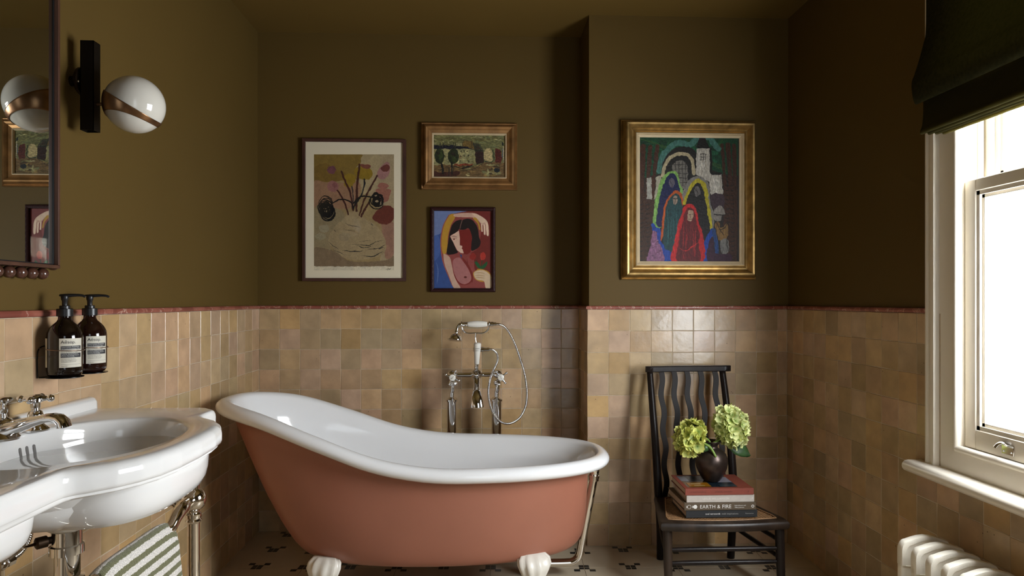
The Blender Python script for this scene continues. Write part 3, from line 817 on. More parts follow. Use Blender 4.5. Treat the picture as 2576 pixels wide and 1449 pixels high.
# ------------------------------------------------------------------ wash basin on a chrome stand
BYC = 1.53
def basin():
    root = thing('wash_basin', (-1.0, BYC, .66), 'white ceramic wash basin with bowed front on the tiled wall', 'basin')
    half = [(-1.1005, .0), (-1.1005, .30), (-1.1005, .449), (-1.05, .450), (-.90, .450), (-.795, .449), (-.775, .442), (-.742, .408), (-.735, .390), (-.735, .335), (-.733, .305), (-.722, .288), (-.700, .268), (-.673, .240), (-.648, .200), (-.630, .154), (-.620, .090), (-.6165, .0)]
    # closed outline, far side then near side
    out = [Vector((x, BYC + y, 0)) for x, y in half] + [Vector((x, BYC - (y if y < .34 else y + .14), 0)) for x, y in half[::-1][1:-1]]
    c0 = Vector((-.862, BYC, 0))
    N = 288
    # angular samples: denser, plus every outline vertex so corners stay crisp
    angs = sorted(set([round(2 * math.pi * k / N, 6) for k in range(N)] + [round(math.atan2(p.y - c0.y, p.x - c0.x) % (2 * math.pi), 6) for p in out]))
    def cast(a):
        d = Vector((math.cos(a), math.sin(a), 0)); best = None
        for p, q in zip(out, out[1:] + out[:1]):
            e = q - p; den = d.x * e.y - d.y * e.x
            if abs(den) < 1e-12: continue
            w = p - c0
            t = (w.x * e.y - w.y * e.x) / den; u = (w.x * d.y - w.y * d.x) / den
            if t > 0 and -1e-6 <= u <= 1 + 1e-6 and (best is None or t < best): best = t
        return c0 + d * best
    P = [cast(a) for a in angs]
    for _ in range(1):      # soften the outline slightly
        P = [p * .5 + (P[i - 1] + P[(i + 1) % len(P)]) * .25 for i, p in enumerate(P)]
    ax, ay = .182, .268
    def ell(a, s, z, dx=0.0):
        # ellipse point in direction a from the bowl centre
        c, si = math.cos(a), math.sin(a); r = 1 / math.sqrt((c / ax) ** 2 + (si / ay) ** 2)
        return Vector((c0.x + dx + c * r * s, c0.y + si * r * s, z))
    def outl(i, ins, z):
        v = P[i] - c0; L = v.length
        q = c0 + v * ((L - ins) / L)
        if q.x < -1.1005: q.x = -1.1005
        return Vector((q.x, q.y, z))
    n = len(angs); rings = []
    bz = lambda q: .690 + .146 * (1 - max(0, 1 - q ** 2.5) ** (1 / 2.5))
    for s, z in [(q, bz(q)) for q in (.06, .2, .34, .46, .57, .67, .75, .82, .88, .925, .955, .975, .988)] + [(.999, .832), (1.012, .8365), (1.035, .839)]:
        rings.append([ell(a, s, z) for a in angs])
    for ins, z in ((.026, .8400), (.018, .8393), (.011, .8370), (.005, .8325), (.0015, .8265), (0, .819), (0, .803), (.002, .797), (.006, .794), (.010, .793), (.010, .788), (.016, .784), (.026, .782)):
        rings.append([outl(i, ins, z) for i in range(n)])
    rings.append([c0 + (outl(i, .024, .782) - c0) * .5 + Vector((0, 0, .782 * .5)) for i in range(n)])
    add('bowl_and_deck', loft(rings), M_ceram, root, 50)
    # belly under the bow and the lower bowl behind it
    def sring(cx_, cy_, sx_, sy_, z, e=2.7, N_=72):
        r = []
        for k in range(N_):
            t = 2 * math.pi * k / N_; c, s_ = math.cos(t), math.sin(t)
            r.append(Vector((cx_ + math.copysign(abs(c) ** (2 / e), c) * sx_, cy_ + math.copysign(abs(s_) ** (2 / e), s_) * sy_, z)))
        return r
    add('bowl_underside', loft([sring(-.815 + dx, BYC + .026, .168 * s_, .228 * s_, z) for s_, dx, z in ((1, 0, .795), (1, 0, .768), (.992, 0, .745), (.97, 0, .725), (.93, -.002, .708), (.86, -.005, .695), (.75, -.01, .687), (.5, -.02, .683))]), M_ceram, root, True)
    add('bowl_bottom', loft([sring(-.885, 1.50, .175 * s_, .20 * s_, z, 2.3) for s_, z in ((1, .79), (1, .74), (.93, .715), (.80, .697), (.60, .685), (.30, .681))]), M_ceram, root, True)
    # tiled-wall upstand
    prof = [(0, .836), (.022, .836), (.0205, .860), (.015, .869), (.006, .872), (0, .872)]
    rg = []
    for y, s in ((BYC + .446, .55), (BYC + .440, .9), (BYC + .43, 1), (BYC - .57, 1), (BYC - .586, .55)):
        rg.append([Vector((-1.1005 + a * s, y, .836 + (b - .836) * s)) for a, b in prof])
    add('upstand', loft(rg), M_ceram, root, 40)
    # fin under the near shoulder
    add('support_rib', loft([sring(-.945, 1.17, .158 * q, .135 * q, z, 3.2) for q, z in ((1, .79), (1, .755), (.985, .733), (.95, .715), (.88, .702), (.76, .694), (.5, .691))]), M_ceram, root, True)
    # overflow slots in the back of the bowl, their shade put in as grey
    stab = [(bz(q), q) for q in (.75, .82, .88, .925, .955, .975, .988)]
    def wallx(y, z):
        q = interp(stab, z); return c0.x - ax * q * math.sqrt(max(0, 1 - ((y - BYC) / (ay * q)) ** 2))
    for k in (-1, 0, 1):
        y = 1.600 + k * .0185
        rg = []
        for z, w in ((.784, .0012), (.7865, .0032), (.807, .0032), (.8095, .0012)):
            rg.append([Vector((wallx(y + d * w, z) + e, y + d * w, z)) for d, e in ((-1, .0008), (1, .0008), (1, -.003), (-1, -.003))])
        add('overflow_slot', loft(rg), mat('slot_shade', (.16, .15, .14), .5), root)
    wr = thing('basin_waste', (-.872, 1.482, 0), 'chrome bottle waste pipe hanging under the basin bowl', 'pipe')
    root0, root = root, wr
    add('waste_flange', lathe([(.030, 0), (.040, .006), (.044, .018), (.044, .030)], (-.872, 1.474, .660), (0, 0, 1), 28), mat('putty', (.62, .58, .50), .4), root, 40)
    # chrome bottle waste
    add('waste_trap', lathe([(.030, -.65), (.030, -.30), (.027, -.29), (.027, -.118), (.033, -.114), (.033, -.100), (.025, -.098), (.025, -.052), (.0325, -.050), (.0325, -.032), (.0285, -.030), (.0285, .004)], (-.872, 1.474, .661), (0, 0, 1), 30), M_chrome, root, 35)
    kx, ky, kz = -.905, 1.462, .622
    add('waste_knob', lathe([(.006, -.006), (.008, .010), (.012, .012), (.012, .030), (.009, .032)], (-.893, 1.462, .643), (-.60, -.8, .0), 18), M_bronze, root, 40)
    add('pop_up_rod', tube([(-.908, 1.442, .643), (-.985, 1.334, .640)], .0032, 10), M_nickel, root, True)
    add('linkage_strap', box_geo(-.953, -.948, 1.382, 1.390, .56, .646), M_nickel, root)
    return root
def box_geo(*a): return bm_box(*a)
basin()

def basin_taps():
    root = thing('basin_mixer', (-1.04, BYC, .839), 'chrome three-piece basin mixer with cross handles and long spout', 'tap')
    zd = .839
    for sy in (1, -1):
        y = BYC + .104 * sy; x = -1.0375
        h = add('valve', lathe([(.029, 0), (.030, .004), (.024, .009), (.0175, .014), (.0165, .018), (.0160, .036), (.0135, .044), (.009, .047), (.0085, .052), (.0105, .053), (.0105, .064), (.013, .066)], (x, y, zd), (0, 0, 1), 26), M_chrome, root, 40)
        c = Vector((x, y, zd + .074)); arms = []
        for q in range(4):
            an = math.radians(12 + 90 * q); d = Vector((math.cos(an), math.sin(an), 0))
            arms += [tube([c, c + d * .016, c + d * .026], [.0085, .0065, .0048], 12, 3), ball(c + d * .031, .0085, 16, 12)]
        add('cross_handle', merge(lathe([(.010, -.010), (.0165, -.007), (.0165, .006), (.013, .009), (0, .0095)], c, (0, 0, 1), 24), *arms), M_chrome, h, 50)
    # spout body with pop-up knob
    b = add('spout_body', lathe([(.031, 0), (.032, .005), (.026, .012), (.022, .018), (.021, .036), (.016, .044), (.008, .048), (.0065, .056), (.009, .060), (.009, .066), (.0055, .069), (.0055, .078)], (-1.040, BYC, zd), (0, 0, 1), 26), M_chrome, root, 40)
    add('pop_up_knob', lathe([(.0055, 0), (.008, .003), (.018, .008), (.0185, .012), (.014, .016), (0, .018)], (-1.040, BYC, zd + .076), (0, 0, 1), 24), M_chrome, b, 50)
    sp = [(-1.042, .020, .021, .017), (-1.020, .025, .022, .016), (-.998, .032, .020, .014), (-.972, .040, .0175, .011), (-.950, .0455, .016, .0095), (-.934, .0470, .016, .0095), (-.922, .0445, .0165, .0105), (-.9135, .037, .0170, .011), (-.9105, .026, .0175, .0115), (-.9105, .0245, .013, .008)]
    path = [Vector((x, BYC, zd + z)) for x, z, _, _ in sp]; rings = []
    for i, s in enumerate(sp):
        t = (path[min(i + 1, len(sp) - 1)] - path[max(i - 1, 0)]).normalized()
        if i >= len(sp) - 2: t = Vector((.15, 0, -1)).normalized()
        u = Vector((0, 1, 0)); v = t.cross(u).normalized()
        rings.append([path[i] + u * (s[2] * math.copysign(abs(math.cos(q)) ** .7, math.cos(q))) + v * (s[3] * math.copysign(abs(math.sin(q)) ** .7, math.sin(q))) for q in [2 * math.pi * k / 24 for k in range(24)]])
    add('spout', loft(rings), M_chrome, root, 60)
basin_taps()

def basin_stand():
    root = thing('basin_stand', (-.79, BYC, 0), 'polished nickel stand with towel rail holding up the white basin', 'stand')
    for sgn in (1, -1):
        x, y = -.800, BYC + .40 * sgn
        lg = add('leg', lathe([(.026, 0), (.026, .012), (.0165, .020), (.0165, .525), (.019, .527), (.022, .532), (.019, .537), (.021, .542), (.021, .550), (.0165, .555), (.0165, .782)], (x, y, 0), (0, 0, 1), 24), M_nickel, root, 40)
        add('ball_joint', ball((x, y, .590), .034, 28, 18), M_nickel, lg, True)
        add('side_rail', merge(lathe([(.0135, .03), (.0135, .296)], (x, y, .586), (-1, 0, 0), 20), lathe([(.017, .034), (.022, .040), (.022, .050), (.018, .056), (.018, .064)], (x, y, .586), (-1, 0, 0), 20), lathe([(.016, .288), (.030, .292), (.030, .2985)], (x, y, .586), (-1, 0, 0), 20)), M_nickel, lg, 40)
    X, Z = -.806, .556
    yf, yn = BYC + .40, BYC - .40
    q = [(-.800, 0, .590), (-.797, .050, .594), (-.792, .095, .592), (-.790, .130, .580), (-.794, .156, .560), (X, .185, Z), (X, .24, Z)]
    pts = [(x, yf - d, z) for x, d, z in q] + [(x, yn + d, z) for x, d, z in q[::-1]]
    add('towel_rail', tube(pts, lambda t, i: .0145 + .004 * max(0, 1 - abs(t - .14) / .10) + .004 * max(0, 1 - abs(t - .86) / .10), 20, 8), M_nickel, root, True)
    return X, Z
RX, RZ = basin_stand()

def towel():
    m = bpy.data.materials.new('striped_terry'); m.use_nodes = True; nt = m.node_tree; p = nt.nodes['Principled BSDF']; L = nt.links
    at = nt.nodes.new('ShaderNodeAttribute'); at.attribute_name = 'arc'
    tc = nt.nodes.new('ShaderNodeTexCoord')
    nz = nt.nodes.new('ShaderNodeTexNoise'); nz.inputs['Scale'].default_value = 160; L.new(tc.outputs['Object'], nz.inputs['Vector'])
    w = nt.nodes.new('ShaderNodeMath'); w.operation = 'MULTIPLY_ADD'; w.inputs[1].default_value = .006; L.new(nz.outputs[0], w.inputs[0]); L.new(at.outputs['Fac'], w.inputs[2])
    md = nt.nodes.new('ShaderNodeMath'); md.operation = 'MODULO'; md.inputs[1].default_value = .0272; L.new(w.outputs[0], md.inputs[0])
    gt = nt.nodes.new('ShaderNodeMath'); gt.operation = 'GREATER_THAN'; gt.inputs[1].default_value = .0150; L.new(md.outputs[0], gt.inputs[0])
    mx = nt.nodes.new('ShaderNodeMix'); mx.data_type = 'RGBA'; L.new(gt.outputs[0], mx.inputs[0]); mx.inputs[6].default_value = (.76, .72, .67, 1); mx.inputs[7].default_value = (.155, .155, .070, 1)
    n2 = nt.nodes.new('ShaderNodeTexNoise'); n2.inputs['Scale'].default_value = 420; n2.inputs['Detail'].default_value = 2; L.new(tc.outputs['Object'], n2.inputs['Vector'])
    mr = nt.nodes.new('ShaderNodeMapRange'); mr.inputs[1].default_value = .35; mr.inputs[2].default_value = .65; mr.inputs[3].default_value = .72; mr.inputs[4].default_value = 1.18; L.new(n2.outputs[0], mr.inputs[0])
    sc = nt.nodes.new('ShaderNodeVectorMath'); sc.operation = 'SCALE'; L.new(mx.outputs[2], sc.inputs[0]); L.new(mr.outputs[0], sc.inputs['Scale'])
    L.new(sc.outputs[0], p.inputs['Base Color']); p.inputs['Roughness'].default_value = 1; p.inputs['Sheen Weight'].default_value = .3
    b = nt.nodes.new('ShaderNodeBump'); b.inputs['Strength'].default_value = .9; b.inputs['Distance'].default_value = .003; L.new(n2.outputs[0], b.inputs['Height']); L.new(b.outputs[0], p.inputs['Normal'])
    y1, y0 = 1.782, 1.462
    # path over the rail: down the room side, over, down the wall side
    path = [(RX + .046, .10), (RX + .042, .25), (RX + .036, .38), (RX + .030, .48), (RX + .026, .533), (RX + .021, .558), (RX + .009, .5755), (RX - .006, .5765), (RX - .020, .563), (RX - .026, .538), (RX - .030, .46), (RX - .034, .34), (RX - .036, .18)]
    pts = resample(catmull([Vector((x, 0, z)) for x, z in path], 10), .0035)
    NY = 90; vs, fs, arc = [], [], []
    arcs = [0]
    for a, b2 in zip(pts, pts[1:]): arcs.append(arcs[-1] + (b2 - a).length)
    for k in range(NY + 1):
        t = k / NY; y = y1 + (y0 - y1) * t
        for i, q in enumerate(pts):
            drop = max(0, .55 - q.z)
            wv = .020 * drop * math.sin(9 * t + 1.2) + .006 * math.sin(5 * t) * min(1, drop * 8)
            ed = (abs(t - .5) * 2) ** 6
            nz_ = .0012 * noise.noise(Vector((q.x * 260, y * 260, q.z * 260)))
            sag = -.004 * math.sin(math.pi * t)
            vs.append(Vector((q.x + wv * (1 if q.x > RX else .4) + nz_, y + .10 * drop * (.5 - t) * .35 + .012 * noise.noise(Vector((0, t * 3, q.z * 6))), q.z + sag * 0 + nz_ - .010 * ed * (1 if drop < .02 else 0)))); arc.append(arcs[i])
    n = len(pts)
    for k in range(NY):
        for i in range(n - 1): fs.append((k * n + i, k * n + i + 1, (k + 1) * n + i + 1, (k + 1) * n + i))
    o = add('hand_towel', (vs, fs), m, None, True)
    a = o.data.attributes.new('arc', 'FLOAT', 'POINT'); a.data.foreach_set('value', arc)
    md_ = o.modifiers.new('thick', 'SOLIDIFY'); md_.thickness = .007; md_.offset = 0
    tag(o, 'white terry hand towel with olive green stripes hung over the basin rail', 'towel')
towel()

def supply():
    root = thing('supply_valve', (-1.05, 1.54, .55), 'chrome isolating valve and braided hose on the wall under the basin', 'valve')
    p = onX(-15, 1415, -1.04)
    add('valve_body', merge(lathe([(.010, -.0), (.012, .02), (.015, .021), (.015, .034), (.011, .036), (.011, .05)], (-1.101, 1.535, .566), (1, 0, 0), 14), ball((-1.048, 1.535, .566), .015, 16, 10), lathe([(.010, 0), (.012, .010), (.014, .011), (.014, .026), (.010, .030)], (-1.048, 1.535, .566), (.25, .95, .1), 8)), M_chrome, root, 40)
    dense = resample(catmull([Vector(v) for v in ((-1.042, 1.562, .569), (-1.036, 1.582, .577), (-1.030, 1.598, .600), (-1.030, 1.602, .64), (-1.033, 1.60, .70), (-1.035, 1.60, .78))], 10), .0016)
    add('braided_hose', tube(dense, lambda t, i: .0076 if i % 3 else .0068, 12), M_chrome, root, True)
supply()

# ------------------------------------------------------------------ pump bottles in wall holders
def bottles():
    glass = mat('amber_glass', (0.006, 0.003, 0.002), rough=.07, coat=.3)
    paper = mat('cream_label', (0.62, 0.58, 0.48), rough=.6)
    for idx, (px, lab, tint) in enumerate(((163, 'dark amber pump bottle with cream label in the wall holder below the mirror corner', 0), (226, 'reddish amber pump bottle with cream label in the wall holder nearer the bathtub', 1))):
        X = -1.050
        base = onX(px, 948, X); Y = base.y; zb = .9505
        root = thing('pump_bottle', (X, Y, zb), lab, 'bottle', None)
        H = .200
        gm = glass if not tint else mat('red_amber_glass', (0.014, 0.0045, 0.003), rough=.07, coat=.3)
        add('glass_body', lathe([(.030, 0), (.0355, .003), (.0385, .008), (.0400, .016), (.0402, .030), (.0402, .098), (.0385, .110), (.0335, .121), (.026, .130), (.0185, .137), (.0150, .143), (.0145, .152), (.0145, .158)], (X, Y, zb), (0, 0, 1), 40), gm, root, 50)
        c = add('collar', lathe([(.0172, 0), (.0182, .001), (.0182, .0185), (.0172, .0195), (.0118, .0197), (.0118, .026), (.0105, .0275)], (X, Y, zb + .1505), (0, 0, 1), 40, flute=None), M_black, root, 35)
        pm = add('pump', merge(lathe([(.0062, .0), (.0062, .014), (.0078, .016), (.0090, .026), (.0078, .0275)], (X, Y, zb + .176), (0, 0, 1), 20),
             tube([(X - .011, Y - .003, zb + .2035), (X, Y, zb + .2030), (X + .012, Y + .003, zb + .2035), (X + .026, Y + .007, zb + .2040), (X + .038, Y + .010, zb + .2030), (X + .044, Y + .012, zb + .1995)], [.0035, .0062, .0058, .0048, .0045, .0038], 12, 4, flat=(1.15, .75))), M_black, root, 50)
        # label wraps the room side; unrolled x -> angle
        r = .0406; za, zb2 = zb + .0245, zb + .0965
        fc = math.radians(-38 + idx * 3)               # label centre faces the room, turned to the camera
        def cyl(u, z, rr=r): 
            a = fc + u / r
            return Vector((X + rr * math.cos(a), Y + rr * math.sin(a), z))
        W = .054
        n = 26
        vs = [cyl(-W / 2 + W * k / n, z) for z in (za, zb2) for k in range(n + 1)]
        fs = [(k, k + 1, n + 2 + k, n + 1 + k) for k in range(n)]
        lb = add('label', (vs, fs), paper, root, True)
        r2 = r + .0003
        # second narrow label towards the wall
        vs = [cyl(-.083 + .022 * k / 8, z, r) for z in (za, zb2) for k in range(9)]
        add('back_label', (vs, [(k, k + 1, 10 + k, 9 + k) for k in range(8)]), paper, root, True)
        def put(s, size, u0, z, mm, name='lettering', sp=1.0, sx=1.0):
            g = text_geo(s, size, 'LEFT', 0, sp, sx)
            add(name, place(g, lambda v: cyl(u0 + v.x, z + v.y, r2 + .0002)), mm, lb)
        L0 = -W / 2 + .0035; wd = W - .007
        put('Aēsop.', .0112, L0, zb2 - .0125, M_ink, sx=1.0)
        def band(z0, z1):
            vs = [cyl(L0 + wd * k / 14, z, r2) for z in (z0, z1) for k in range(15)]
            add('black_band', (vs, [(k, k + 1, 16 + k, 15 + k) for k in range(14)]), M_ink, lb, True)
        band(zb2 - .0275, zb2 - .0185); band(zb2 - .0475, zb2 - .0365)
        put('Resurrection Aromatique', .0040, L0 + .001, zb2 - .0222, M_whiteink)
        put('Gel Lavant Aromatique Mains' if not idx else 'Baume Aromatique Mains', .0036, L0 + .001, zb2 - .0265, M_whiteink)
        for q, s in enumerate(('Mandarin Rind, Rosemary Leaf', 'Écorce de Mandarine, Feuille')): put(s, .0031, L0 + .001, zb2 - .0312 - q * .0036, M_ink)
        for q, s in enumerate(('A superior cleanser for frequent', 'effective hand washing. The gentle', 'Rosemary and Lavender.')): put(s, .0029, L0 + .001, zb2 - .0393 - q * .0032, M_whiteink)
        for q, s in enumerate(('Gel lavant pour les mains', 'fusion d\'un dosage de notes', 'de Romarin et de Lavande.')): put(s, .0030, L0 + .001, zb2 - .0515 - q * .0036, M_ink)
        vs = [cyl(L0 + wd * k / 14, z, r2) for z in (za + .0075, za + .0079) for k in range(15)]
        add('rule_line', (vs, [(k, k + 1, 16 + k, 15 + k) for k in range(14)]), M_ink, lb, True)
        put('aesop.com', .0030, L0 + .001, za + .003, M_ink)
        # holder
        hb = thing('bottle_holder', (X, Y, zb - .003), ('black metal wall holder under the dark amber bottle', 'black metal wall holder under the reddish amber bottle')[idx], 'holder')
        hm = mat('black_metal', (0.012, 0.011, 0.010), rough=.25, metal=.6)
        add('tray', lathe([(0, -.003), (.040, -.003), (.0425, -.002), (.0425, -.0005), (.041, -.0003), (0, -.0003)], (X, Y, zb), (0, 0, 1), 40), hm, hb, 30)
        add('back_plate', bm_box(-1.1015, X - .036, Y - .020, Y + .020, zb - .003, zb - .0005), hm, hb)
        add('wall_plate', tube([(-1.0995, Y + s_, z_) for s_, z_ in ((-.028, zb - .002), (-.028, zb + .05), (-.022, zb + .070), (0, zb + .076), (.022, zb + .070), (.028, zb + .05), (.028, zb - .002))], .0016, 8, 5), hm, hb, True)
        rz_ = zb + .068
        ring = [Vector((X + .0428 * math.cos(t), Y + .0428 * math.sin(t), rz_ - .003 * math.cos(t))) for t in [math.radians(-150 + 300 * k / 40) for k in range(41)]]
        w = add('wire_ring', tube([(-1.0995, Y - .024, rz_ + .004)] + ring + [(-1.0995, Y + .024, rz_ + .004)], .0011, 8), mat('copper_wire', (.30, .20, .14), .3, .9), hb, True)
        w['label'] = 'thin copper wire ring'
bottles()

# ------------------------------------------------------------------ mirror with bobbin frame
def mirror():
    fx = -1.064                                           # frame front
    ye = onX(152, 672, fx).y; z0 = onX(152, 676, fx).z
    y0, z1 = ye - .62, z0 + .86
    root = thing('wall_mirror', (-1.1, (ye + y0) / 2, z0), 'wall mirror in walnut frame edged with turned wooden balls', 'mirror')
    w = .0085; b = pl + .001
    add('frame_rail', bm_box(b, fx, y0, ye, z0, z0 + w, .0015, 2), M_walnut, root, 35); add('frame_rail', bm_box(b, fx, y0, ye, z1 - w, z1, .0015, 2), M_walnut, root, 35)
    add('frame_rail', bm_box(b, fx, ye - w, ye, z0 + w, z1 - w, .0015, 2), M_walnut, root, 35); add('frame_rail', bm_box(b, fx, y0, y0 + w, z0 + w, z1 - w, .0015, 2), M_walnut, root, 35)
    mg = fx - .012
    add('rebate', merge(bm_box(mg - .004, mg + .002, y0 + w, ye - w, z0 + w, z0 + w + .003), bm_box(mg - .004, mg + .002, ye - w - .003, ye - w, z0 + w, z1 - w)), M_black, root)
    add('mirror_glass', bm_box(mg - .004, mg, y0 + w, ye - w, z0 + w, z1 - w), mat('silvered_glass', (.74, .76, .73), rough=.0, metal=1), root)['label'] = 'silvered mirror glass'
    r = .0145; xc = b + r + .004
    sp = .0402
    proto = add('bobbin', ball((xc, ye - .026, z0 - r * .95), r, 24, 16), M_bobbin, root, True)
    k = 1
    while ye - .026 - sp * k > y0:
        link('bobbin', proto.data, (xc, ye - .026 - sp * k, z0 - r * .95), root); k += 1
    k = 0
    while z0 + .012 + sp * k < z1:
        link('bobbin', proto.data, (xc + .008, ye + .003, z0 + .010 + sp * k), root); k += 1
mirror()

# ------------------------------------------------------------------ wall sconce
def sconce():
    root = thing('wall_sconce', (-1.1, 1.893, 1.60), 'bronze wall sconce with opal glass globe in a brass cradle', 'lamp')
    x0, x1, y0, y1, z0, z1 = -1.075, -1.040, 1.876, 1.908, 1.598, 1.838
    dk = mat('blackened_bronze', (0.016, 0.012, 0.009), rough=.38, metal=.7)
    t = .0018
    add('bar', merge(bm_box(x0, x1, y0, y0 + t, z0, z1), bm_box(x0, x1, y1 - t, y1, z0, z1), bm_box(x0, x0 + t, y0, y1, z0, z1), bm_box(x1 - t, x1, y0, y1, z0, z1), bm_box(x0, x1, y0, y1, z1 - t, z1), bm_box(x0 + .001, x1 - .001, y0 + .001, y1 - .001, z0 + .012, z0 + .014)), dk, root)
    bp = add('back_plate', lathe([(.038, 0), (.040, .003), (.039, .008), (.036, .010), (0, .0105)], (-1.0905, 1.908, 1.735), (1, 0, 0), 40), M_bronze, root, 40)
    add('stem', lathe([(.014, .0), (.014, .04)], (pl, 1.900, 1.735), (1, 0, 0), 18), M_bronze, root, 40)
    add('screw', ball((-1.0800, 1.876, 1.728), .0035, 10, 6), M_nickel, bp, True)
    c = Vector((-.945, 1.902, 1.674)); R = .0765
    add('arm', lathe([(.0045, 0), (.0045, .022)], (x1, 1.893, 1.672), (1, 0, 0), 12), M_brass, root, 40)
    gl = add('globe', ball(c, R, 56, 36), M_opal, root, True)
    gl['label'] = 'white opal glass globe'
    # brass band: a wedge on the sphere, wide at the wall side and narrowing to the front
    n1 = Vector((.30, -.12, .945)).normalized()           # upper cutting plane normal
    vs, fs = [], []
    NA, NB = 72, 10
    Rb = R + .0016
    # axis basis: tilt plane family rotating about the front end point
    def plane_pt(a, q):
        # great-ish circle param a, q in [0,1] across the band
        tilt = math.radians(31)                           # band falls from wall side (left) to the room side (right)
        e = Vector((math.cos(tilt), 0, -math.sin(tilt)))   # towards the thin end
        u = Vector((0, -1, 0)); n = e.cross(u).normalized()
        if n.z < 0: n = -n
        d = e * math.cos(a) + u * math.sin(a)
        w = (0.5 - 0.5 * math.cos(a)) ** 1.6              # 0 at the thin end, 1 at the wall side
        low = -.27 - .74 * w; hi = -.09
        l = low + (hi - low) * q
        return c + (d * math.cos(l) + n * math.sin(l)) * Rb
    for k in range(NA):
        a = 2 * math.pi * k / NA
        for j in range(NB + 1): vs.append(plane_pt(a, j / NB))
    for k in range(NA):
        k2 = (k + 1) % NA
        for j in range(NB): fs.append((k * (NB + 1) + j, k2 * (NB + 1) + j, k2 * (NB + 1) + j + 1, k * (NB + 1) + j + 1))
    o = add('brass_band', (vs, fs), M_brass, root, True)
    md = o.modifiers.new('t', 'SOLIDIFY'); md.thickness = .0012; md.offset = 0
    o['label'] = 'aged brass band wrapped around the globe'
sconce()

# ------------------------------------------------------------------ pictures
def paint_mat(name, rough, bump, bs, var):
    m = bpy.data.materials.new(name); m.use_nodes = True; nt = m.node_tree; p = nt.nodes['Principled BSDF']; L = nt.links
    at = nt.nodes.new('ShaderNodeAttribute'); at.attribute_name = 'pigment'
    tc = nt.nodes.new('ShaderNodeTexCoord'); n = nt.nodes.new('ShaderNodeTexNoise'); n.inputs['Scale'].default_value = bs; n.inputs['Detail'].default_value = 6; n.inputs['Roughness'].default_value = .65
    L.new(tc.outputs['Object'], n.inputs['Vector'])
    mr = nt.nodes.new('ShaderNodeMapRange'); mr.inputs[1].default_value = .3; mr.inputs[2].default_value = .7; mr.inputs[3].default_value = 1 - var; mr.inputs[4].default_value = 1 + var; L.new(n.outputs[0], mr.inputs[0])
    sc = nt.nodes.new('ShaderNodeVectorMath'); sc.operation = 'SCALE'; L.new(at.outputs['Color'], sc.inputs[0]); L.new(mr.outputs[0], sc.inputs['Scale'])
    L.new(sc.outputs[0], p.inputs['Base Color']); p.inputs['Roughness'].default_value = rough; p.inputs['Specular IOR Level'].default_value = .3
    if bump:
        b = nt.nodes.new('ShaderNodeBump'); b.inputs['Strength'].default_value = bump; b.inputs['Distance'].default_value = .003; L.new(n.outputs[0], b.inputs['Height']); L.new(b.outputs[0], p.inputs['Normal'])
    return m
